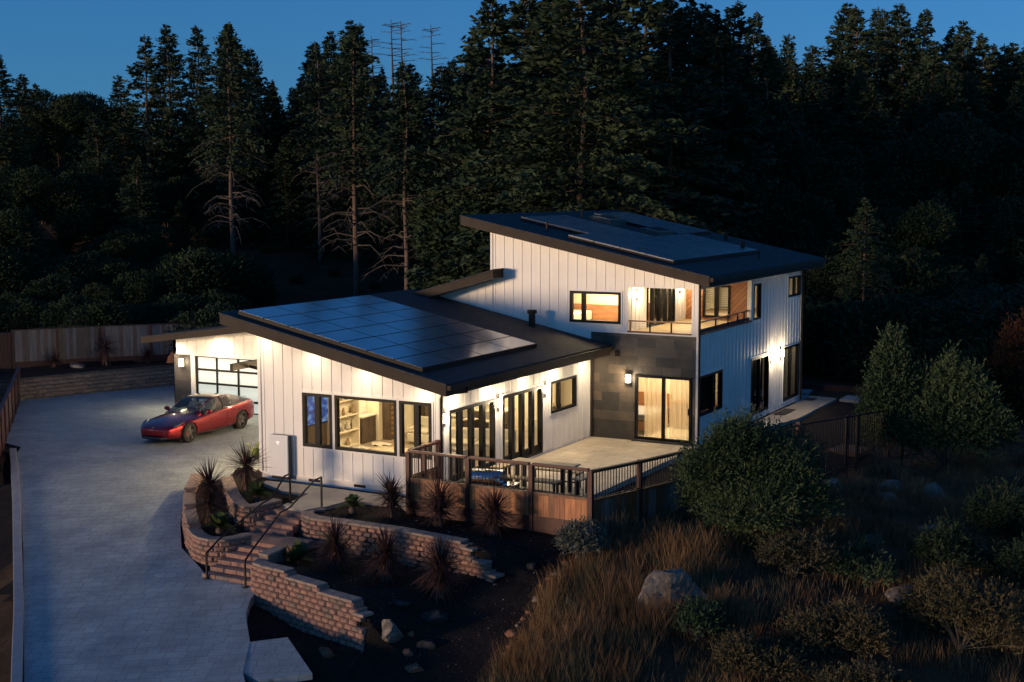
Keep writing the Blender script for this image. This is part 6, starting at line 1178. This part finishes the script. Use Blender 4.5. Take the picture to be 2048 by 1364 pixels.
u1_ = twigs('upright_shrub', 9.05, 11.5, [(0, 0, 1.2, .95, .95, 1.5), (0, .1, 2.7, .62, .62, 1.3), (.1, 0, 3.9, .30, .30, .9), (-.5, 0, 2.0, .4, .4, 1.0), (.45, .2, 2.5, .35, .35, 1.1)], 4600, M['bushgreen'], 'tall pointed green shrub, the narrower left one of the pair right of the side path', 22, .06, .45, 8, 3.8, .7)
u2_ = twigs('upright_shrub', 10.75, 11.9, [(0, 0, 1.3, 1.7, 1.4, 1.5)] + [(ax_, ay_, h_ * .62, r_, r_, h_ * .42) for ax_, ay_, h_, r_ in ((-1.3, 0, 2.9, .5), (-.85, .2, 3.9, .45), (-.4, -.1, 3.5, .5), (0, .1, 4.3, .42), (.4, 0, 3.7, .5), (.8, .1, 3.9, .42), (1.2, -.1, 3.1, .5), (1.7, 0, 2.4, .5), (-1.7, .1, 2.0, .45))], 9500, M['bushgreen'], 'wide bushy green shrub, the broader right one of the pair right of the side path', 23, .06, .45, 8, 3.6, 1.5)
u1_.scale = (.78, .78, .86); u2_.scale = (.82, .82, .80)
twigs('silver_shrub', 5.35, -2.5, [(0, 0, .45, .48, .48, .42)], 1300, M['greybush'], 'small grey-green shrub at the foot of the deck fence corner', 24, .03, .22, 8, .6, .3)
for (x, y, r, h, sd_, lb, m) in [(8.75, -3.9, .55, .6, 31, 'low green bush in front of the big lichen boulder', 'bushgreen'), (12.75, 1.1, .95, .9, 32, 'round dark bush among the rocks on the right slope', 'oak'), (11.3, -.2, .7, .55, 33, 'small leafy bush on the slope beside a rounded stone', 'bushgreen'), (14.3, 3.9, 1.5, 1.6, 34, 'large dark bush at the right edge, on the upper slope', 'oak'),
     (9.9, -.9, 1.1, .8, 38, 'low dry bush just below the big round shrub', 'scrub'), (11.5, -2.9, 1.0, .7, 35, 'dry bush at the bottom of the slope, left of two', 'scrub'), (13.7, -1.6, 1.5, 1.3, 36, 'dry bush at the bottom right of the slope', 'scrub'), (14.9, 1.3, 1.2, 1.1, 37, 'dark bush at the right edge below the rocks', 'oak'), (10.2, -4.3, .8, .55, 39, 'low dry bush at the bottom edge of the picture', 'scrub'), (12.2, -4.4, 1.0, .8, 40, 'dry bush at the bottom edge, right of the grass', 'scrub')]:
    r *= .82; h *= .85; twigs('hillside_bush', x, y, lobes(sd_, r, h, 9, .5), int(1500 * r * r) + 350, M[m], lb, sd_, .036, .3, 8, h, r * .7, group='bushes on the right slope')
twigs('rust_shrub', 11.9, 22.5, [(0, 0, 2.6, 1.7, 1.6, 1.5), (.9, 0, 1.5, 1.2, 1.2, 1.2)], 2600, M['redleaf'], 'rust-leaved small tree at the right edge behind the green shrubs', 41, .06, .45, 6, 3, 1.3)
# ---------------------------------------------------------------- sword-leaved plants
def sword(seed, heads, n, L, wd0, zlo=-.75, droop=.35, dead=0, deadz=.4):
    rng = np.random.default_rng(seed); V = []; F = []; mi = []
    def leaf(p, d, l, w, dr, m):
        s = np.cross(d, [0, 0, 1]); ns = np.linalg.norm(s); s = s / ns if ns > 1e-3 else np.array([1., 0, 0]); k = len(V); N = 4
        for i in range(N + 1):
            u = i / N; c_ = p + d * l * u; c_[2] -= dr * l * u * u; ww = w * (1 - u) ** .7 * (.6 + .8 * min(1, u * 3)) + .001; V.append(c_ - s * ww); V.append(c_ + s * ww)
        for i in range(N): F.append((k + 2 * i, k + 2 * i + 1, k + 2 * i + 3, k + 2 * i + 2)); mi.append(m)
    for (hx, hy, hz, sc_) in heads:
        for _ in range(int(n * sc_)):
            u = rng.uniform(zlo, 1) ; a = rng.uniform(0, 2 * PI); r = math.sqrt(max(0, 1 - u * u)); d = np.array([r * math.cos(a), r * math.sin(a), u]); leaf(np.array([hx, hy, hz + rng.uniform(-.06, .06)]) + d * .03, d, L * sc_ * rng.uniform(.75, 1.1), wd0, droop * rng.uniform(.3, 1) * (1 - .6 * u), 0)
        for _ in range(dead):
            a = rng.uniform(0, 2 * PI); d = np.array([math.cos(a) * .42, math.sin(a) * .42, -.85]); d /= np.linalg.norm(d); leaf(np.array([hx, hy, hz - rng.uniform(.05, deadz)]), d, L * sc_ * rng.uniform(.5, .95), wd0 * .8, .25, 1)
    return V, F, mi
def cordyline(x, y, z, H, L, label, seed, n=150, two=True):
    root = empty('cordyline', (x, y, z), label=label, cat='spiky plant', group='bronze spiky plants in the beds')
    rr = random.Random(seed); hd = [(0, 0, H, 1.0)] + ([(rr.uniform(-.06, .06), rr.uniform(-.06, .06), H * .58, .95)] if two else [])
    V, F, mi = sword(seed, [(a_, b_, c_, d_ * rr.uniform(.95, 1.1)) for a_, b_, c_, d_ in hd], int(n * 1.35), L * 1.14, .014, zlo=-.55, droop=.12, dead=34, deadz=H * .3)
    mesh_np('sword_leaves', V, F, [M['cordyline'], M['cordydead']], root, mi)
    b = MB(); b.tube([(0, 0, -.05), (rr.uniform(-.03, .03), 0, H * .5), (0, 0, H)], [.055, .045, .035], 8); b.build('trunk', M['bark'], root); return root
cordyline(-4.45, -4.0, -.60, 1.12, .62, 'tall bronze spiky plant in the outer curved planter left of the steps', 51)
cordyline(-4.95, -1.95, -.2, .78, .62, 'bronze spiky plant in the inner planter, at the left corner of the gable wall', 52, two=False)
cordyline(-.14, -2.15, -.26, .62, .50, 'bronze spiky plant in the upper bed just left of the deck fence corner', 53)
cordyline(1.34, -2.25, -.26, .66, .58, 'bronze spiky plant in the upper bed before the middle of the deck fence', 54)
cordyline(2.97, -2.38, -.27, .62, .58, 'rightmost bronze spiky plant in the upper bed', 55)
cordyline(-.02, -4.7, -1.0, .72, .56, 'bronze spiky plant in the middle bed, nearest to the steps', 56)
cordyline(1.43, -4.72, -1.04, .72, .60, 'bronze spiky plant in the middle of the middle bed', 57)
cordyline(2.91, -4.75, -1.16, .72, .60, 'bronze spiky plant at the right end of the middle bed', 58)
cordyline(-26.2, 11.2, .42, .35, .6, 'dark spiky plant at the back wall, left one before the board fence', 59, 80, False)
cordyline(-24.9, 12.9, .42, .8, .8, 'large dark spiky plant at the back wall, before the middle of the board fence', 60, 110, False)
cordyline(-23.9, 14.4, .42, .3, .5, 'small dark spiky plant at the back wall, right one before the board fence', 61, 70, False)
cordyline(-25.9, 6.3, -.1, .3, .55, 'dark spiky plant in the rounded end of the back planter', 62, 80, False)
def cycad(x, y, z, L, label, seed, nf=26, H=.15):
    rng = np.random.default_rng(seed); V = []; F = []; k = 0
    for i in range(nf):
        a = 2 * PI * i / nf * 2.4 + rng.uniform(-.2, .2); el = rng.uniform(.15, 1.25); l = L * rng.uniform(.8, 1.1); d = np.array([math.cos(a) * math.cos(el), math.sin(a) * math.cos(el), math.sin(el)]); s = np.array([-math.sin(a), math.cos(a), 0])
        for j in range(22):
            u = .12 + .88 * j / 22; p = np.array([0, 0, H]) + d * l * u; p[2] -= .45 * l * u * u * math.cos(el)
            for q in (-1, 1):
                e = s * q * .75 + d * .6; e[2] += .12; e /= np.linalg.norm(e); ll = L * .26 * math.sin(PI * min(1, u * .85 + .12)) + .02; w_ = d * .011; V += [p - w_, p + w_, p + w_ * .3 + e * ll, p - w_ * .3 + e * ll]; F.append((k, k + 1, k + 2, k + 3)); k += 4
    root = empty('cycad', (x, y, z), label=label, cat='palm plant', group='small green palms in the beds'); mesh_np('fronds', V, F, M['palmleaf'], root)
    b = MB(); b.lathe([(.02, -.05), (.09, 0), (.1, .1), (.05, .17), (0, .18)], n=12); b.build('stem_base', M['bark'], root); return root
cycad(-4.15, -2.5, -.2, .50, 'small green palm plant in the inner planter beside the gable wall corner', 71); cycad(-3.72, -4.5, -.58, .52, 'small green palm plant at the front of the outer curved planter', 72)
cycad(-1.3, -2.2, -.26, .42, 'small green palm plant in the upper bed beside the walkway', 73); cycad(-1.0, -5.0, -.97, .58, 'bright green palm plant in the middle bed next to the steps', 74, 34)
cycad(-6.55, .55, -.3, .72, 'feathery palm at the hidden left corner of the gable wall', 75, 22, .45)
# ---------------------------------------------------------------- rocks
def rock(x, y, sx, sy, sz, mat, label, seed, z=None, group=None, name='rock', rz=0, tilt=0):
    bm = bmesh.new(); bmesh.ops.create_icosphere(bm, subdivisions=5 if max(sx, sy) > .8 else (4 if max(sx, sy) > .2 else 2), radius=1); rr = random.Random(seed)
    pl = [(Vector((rr.gauss(0, 1), rr.gauss(0, 1), rr.gauss(0, 1) + .3)).normalized(), (rr.uniform(.42, .72) if name == 'boulder' else rr.uniform(.55, .85))) for _ in range(16)]
    for v in bm.verts:
        c_ = v.co.copy()
        for n_, d_ in pl:
            e = c_.dot(n_) - d_
            if e > 0: c_ -= n_ * e * .9
        c_ *= 1 + .16 * noise.noise(c_ * 1.9 + Vector((seed, 0, 0))) - .10 * abs(noise.noise(c_ * 4.3 + Vector((seed, 3, 0)))) - .06 * abs(noise.noise(c_ * 10 + Vector((seed, 0, 0)))); v.co = Vector((c_.x * sx, c_.y * sy, c_.z * sz))
    me = bpy.data.meshes.new(name); bm.to_mesh(me); bm.free(); me.materials.append(mat); o = bpy.data.objects.new(name, me); C.objects.link(o)
    o.location = (x, y, (zz(x, y) if z is None else z) + sz * .14); o.rotation_euler = (tilt, 0, rz); return tag(o, label, 'rock', group)
rock(7.95, -3.1, 1.05, .75, .95, M['rockgrey'], 'big pale lichen-covered boulder in the dry grass', 1, rz=.9, tilt=.25, name='boulder')
rock(2.85, -6.75, .42, .3, .34, M['rockgrey'], 'grey boulder at the right end of the lowest block wall', 2, name='boulder')
rock(1.75, -7.55, .30, .14, .13, M['rockred'], 'flat tan rock lying in the mulch below the lowest block wall', 3, rz=-.4)
rock(3.1, -6.3, .10, .09, .10, M['rockred'], 'small orange rock, highest of the cluster by the grey boulder', 4); rock(3.3, -6.75, .16, .11, .12, M['rockred'], 'orange rock right of the grey boulder', 5); rock(3.65, -7.05, .26, .2, .13, M['rockred'], 'largest flat red rock below the grey boulder', 6, rz=.5)
rock(3.2, -5.5, .42, .3, .18, M['rockdark'], 'broad dark stone half buried in the mulch below the last spiky plant', 7); rock(2.45, -5.75, .38, .12, .10, M['rockdark'], 'narrow dark stone in the mulch behind the lowest wall end', 8); rock(3.5, -6.3, .3, .2, .16, M['rockdark'], 'dark stone above the orange rocks', 9); rock(4.38, -3.1, .18, .15, .13, M['rockdark'], 'dark stone in the mulch below the deck fence corner', 10)
EDGE = [(5.02, -2.64), (4.94, -3.11), (4.92, -3.32), (4.84, -3.6), (4.98, -4.1), (5.02, -4.54), (5.03, -4.78), (5.02, -5.02), (5.06, -5.33), (5.19, -5.71), (5.2, -5.93), (5.42, -6.15), (5.35, -6.38), (5.5, -6.5), (5.44, -6.75)]
for i, (x, y) in enumerate(EDGE):
    r_ = [.11, .07, .10, .06, .12, .08, .09, .07, .17, .10, .07, .11, .09, .08, .14][i]; rock(x, y, r_, r_ * .85, r_ * .75, M['rockgrey'] if i in (1, 4, 7, 10, 11) else M['rockred'], 'palm-sized stone in the row edging the mulch beside the dry grass', 20 + i, group='row of edging stones', name='edging_stone')
for i, (x, y, sx, sy, sz, lb) in enumerate([(8.5, 7.2, .35, .3, .22, 'small rock right of the iron fence, leftmost of the upper slope rocks'), (10.15, 6.6, .5, .4, .3, 'rounded grey rock on the upper slope, lowest of three'), (11.1, 8.1, .62, .45, .38, 'large grey rock on the upper slope, right of the others'), (9.9, 8.3, .45, .35, .28, 'grey rock on the upper slope, behind the rounded one'), (9.8, 2.3, .6, .35, .2, 'flat bluish rock to the right of the big round shrub'),
      (11.9, 3.7, .8, .5, .3, 'broad rocky outcrop in the middle of the right slope'), (13.3, 3.3, .6, .4, .25, 'pale rock at the foot of the large dark bush'), (11.15, .5, .26, .22, .2, 'rounded pale stone beside the small leafy bush'), (12.2, -.4, .75, .4, .18, 'flat slab of rock on the lower right slope'), (13.1, -.4, .5, .35, .18, 'flat rock below the slab on the lower right slope'), (13.3, 10.6, .7, .5, .3, 'rock at the right edge behind the large dark bush'), (10.9, 2.4, .45, .3, .15, 'low stone between the flat rock and the outcrop')]):
    rock(x, y, sx, sy, sz, M['rockgrey'], lb, 50 + i, group='rocks on the right slope', rz=i)
rock(12.8, 1.9, .3, .25, .14, M['rockred'], 'red-brown stone on the right slope beyond the round dark bush', 70)
rock(-22.9, 15.2, .62, .5, .85, M['rockred'], 'upright red boulder on the back wall next to the garage', 71, z=.4, name='boulder'); rock(-25.6, 11.9, .5, .35, .22, M['rockgrey'], 'flat pale stone on the back wall between two spiky plants', 72, z=.42)
b = MB(); b.prism([(7.15, 11.7), (8.2, 11.4), (8.3, 12.6), (7.3, 12.9)], -.32, -.2); tag(b.build('flagstone', M['rockred']), 'pinkish flagstone behind the black iron fence', 'flagstone')
M['grass3'] = mk_leaf('grey_weed_blades', (.045, .045, .03), (.12, .105, .07), .8)
# ---------------------------------------------------------------- dry grass
def in_grass(x, y):
    e = 5.25 + .15 * math.sin(y * 2.1) + .35 * sm(-5.4, -7.2, y)
    if y < -1.9: return x > e
    if y < 24: return x > 5.45 + .31 * (y + 1.6)
    return False
rng = np.random.default_rng(77); V = []; F = []; mi = []; N = 0; pts = []
while len(pts) < 42000:
    x = rng.uniform(5, 19); y = rng.uniform(-11.5, 16)
    if not in_grass(x, y): continue
    dn = noise.noise(Vector((x * .55, y * .55, 5))) + .5 * noise.noise(Vector((x * 1.6, y * 1.6, 9)))
    nearedge = 1 if (x < 8.2 and y < -1) else 0
    if rng.random() > max(.05, .42 + dn * 1.1 + .35 * nearedge - .3 * (x > 9.5 and y < 2)): continue
    pts.append((x, y, dn, nearedge))
P = np.array(pts); k = 3; X = np.repeat(P[:, 0], k) + rng.normal(0, .035, len(P) * k); Y = np.repeat(P[:, 1], k) + rng.normal(0, .035, len(P) * k); Zg = np.repeat([zz(a, b_) for a, b_ in P[:, :2]], k)
hh = np.repeat(.20 + .16 * np.clip(P[:, 2] + .4, 0, 1.2) + .22 * P[:, 3], k) * rng.uniform(.5, 1.6, len(X)); an = rng.uniform(0, 2 * PI, len(X)); ln = rng.uniform(.05, .5, len(X)); w_ = rng.uniform(.003, .0065, len(X))
c0 = np.stack([X, Y, Zg - .03], 1); tip = c0 + np.stack([np.cos(an) * ln * hh, np.sin(an) * ln * hh, hh], 1); mid = c0 + (tip - c0) * .55; mid[:, 2] += hh * .08; sd2 = np.stack([-np.sin(an + .7), np.cos(an + .7), np.zeros(len(X))], 1) * w_[:, None]
V = np.stack([c0 - sd2, c0 + sd2, mid + sd2 * .8, mid - sd2 * .8, mid - sd2 * .8, mid + sd2 * .8, tip + sd2 * .25, tip - sd2 * .25], 1).reshape(-1, 3); F = np.arange(len(V)).reshape(-1, 4); mi = np.repeat(np.where(rng.random(len(X)) < .2, 1, np.where(np.repeat(np.array([noise.noise(Vector((a * .9, b_ * .9, 21))) for a, b_ in P[:, :2]]), k) > .12, 2, 0)), 2)
tag(mesh_np('dry_grass', V, F, [M['grass'], M['grass2'], M['grass3']], midx=mi), 'dry reddish-brown grass covering the slope right of the mulch', 'grass', kind='stuff')

# ---------------------------------------------------------------- wood chips and pebbles on the beds
rng = np.random.default_rng(5); pts = []
while len(pts) < 9000:
    xx = rng.uniform(-4.5, 5.2); yy = rng.uniform(-9.6, -1.2)
    if inside(xx, yy, DRIVE) or (yy > -1.75 and xx > 0) or xx < -3 and yy < -5.2: continue
    if inside(xx, yy, [(-3.5, -6.2), (-1.4, -6.2), (-1.3, -4.9), (-2.2, -4.4), (-2.2, -2.2), (-3.5, -2.2)]) or inside(xx, yy, [(.42, -8.42), (1.03, -7.92), (2.53, -9.06), (1.75, -9.75)]): continue
    if not (inside(xx, yy, P_UP) or inside(xx, yy, P_MID) or yy < -3.4) or (xx < -1.2 and yy > -2.4): continue
    pts.append((xx, yy, zz(xx, yy) + .008))
P = np.array(pts); n = len(P); a_ = rng.normal(size=(n, 3)); a_[:, 2] *= .35; a_ /= np.linalg.norm(a_, axis=1, keepdims=True); ll = rng.uniform(.008, .026, n)
tag(mesh_np('mulch_chips', quads(P, a_ * ll[:, None], ll * .5, rng), np.arange(n * 4).reshape(-1, 4), [simple('dark_bark_chip', (.03, .022, .018), .9), simple('tan_bark_chip', (.14, .09, .06), .9), simple('pale_pebble', (.34, .32, .30), .8)], midx=np.where(rng.random(n) < .72, 0, np.where(rng.random(n) < .93, 1, 2))), 'bark chips and pebbles strewn over the dark planting beds', 'mulch', kind='stuff')
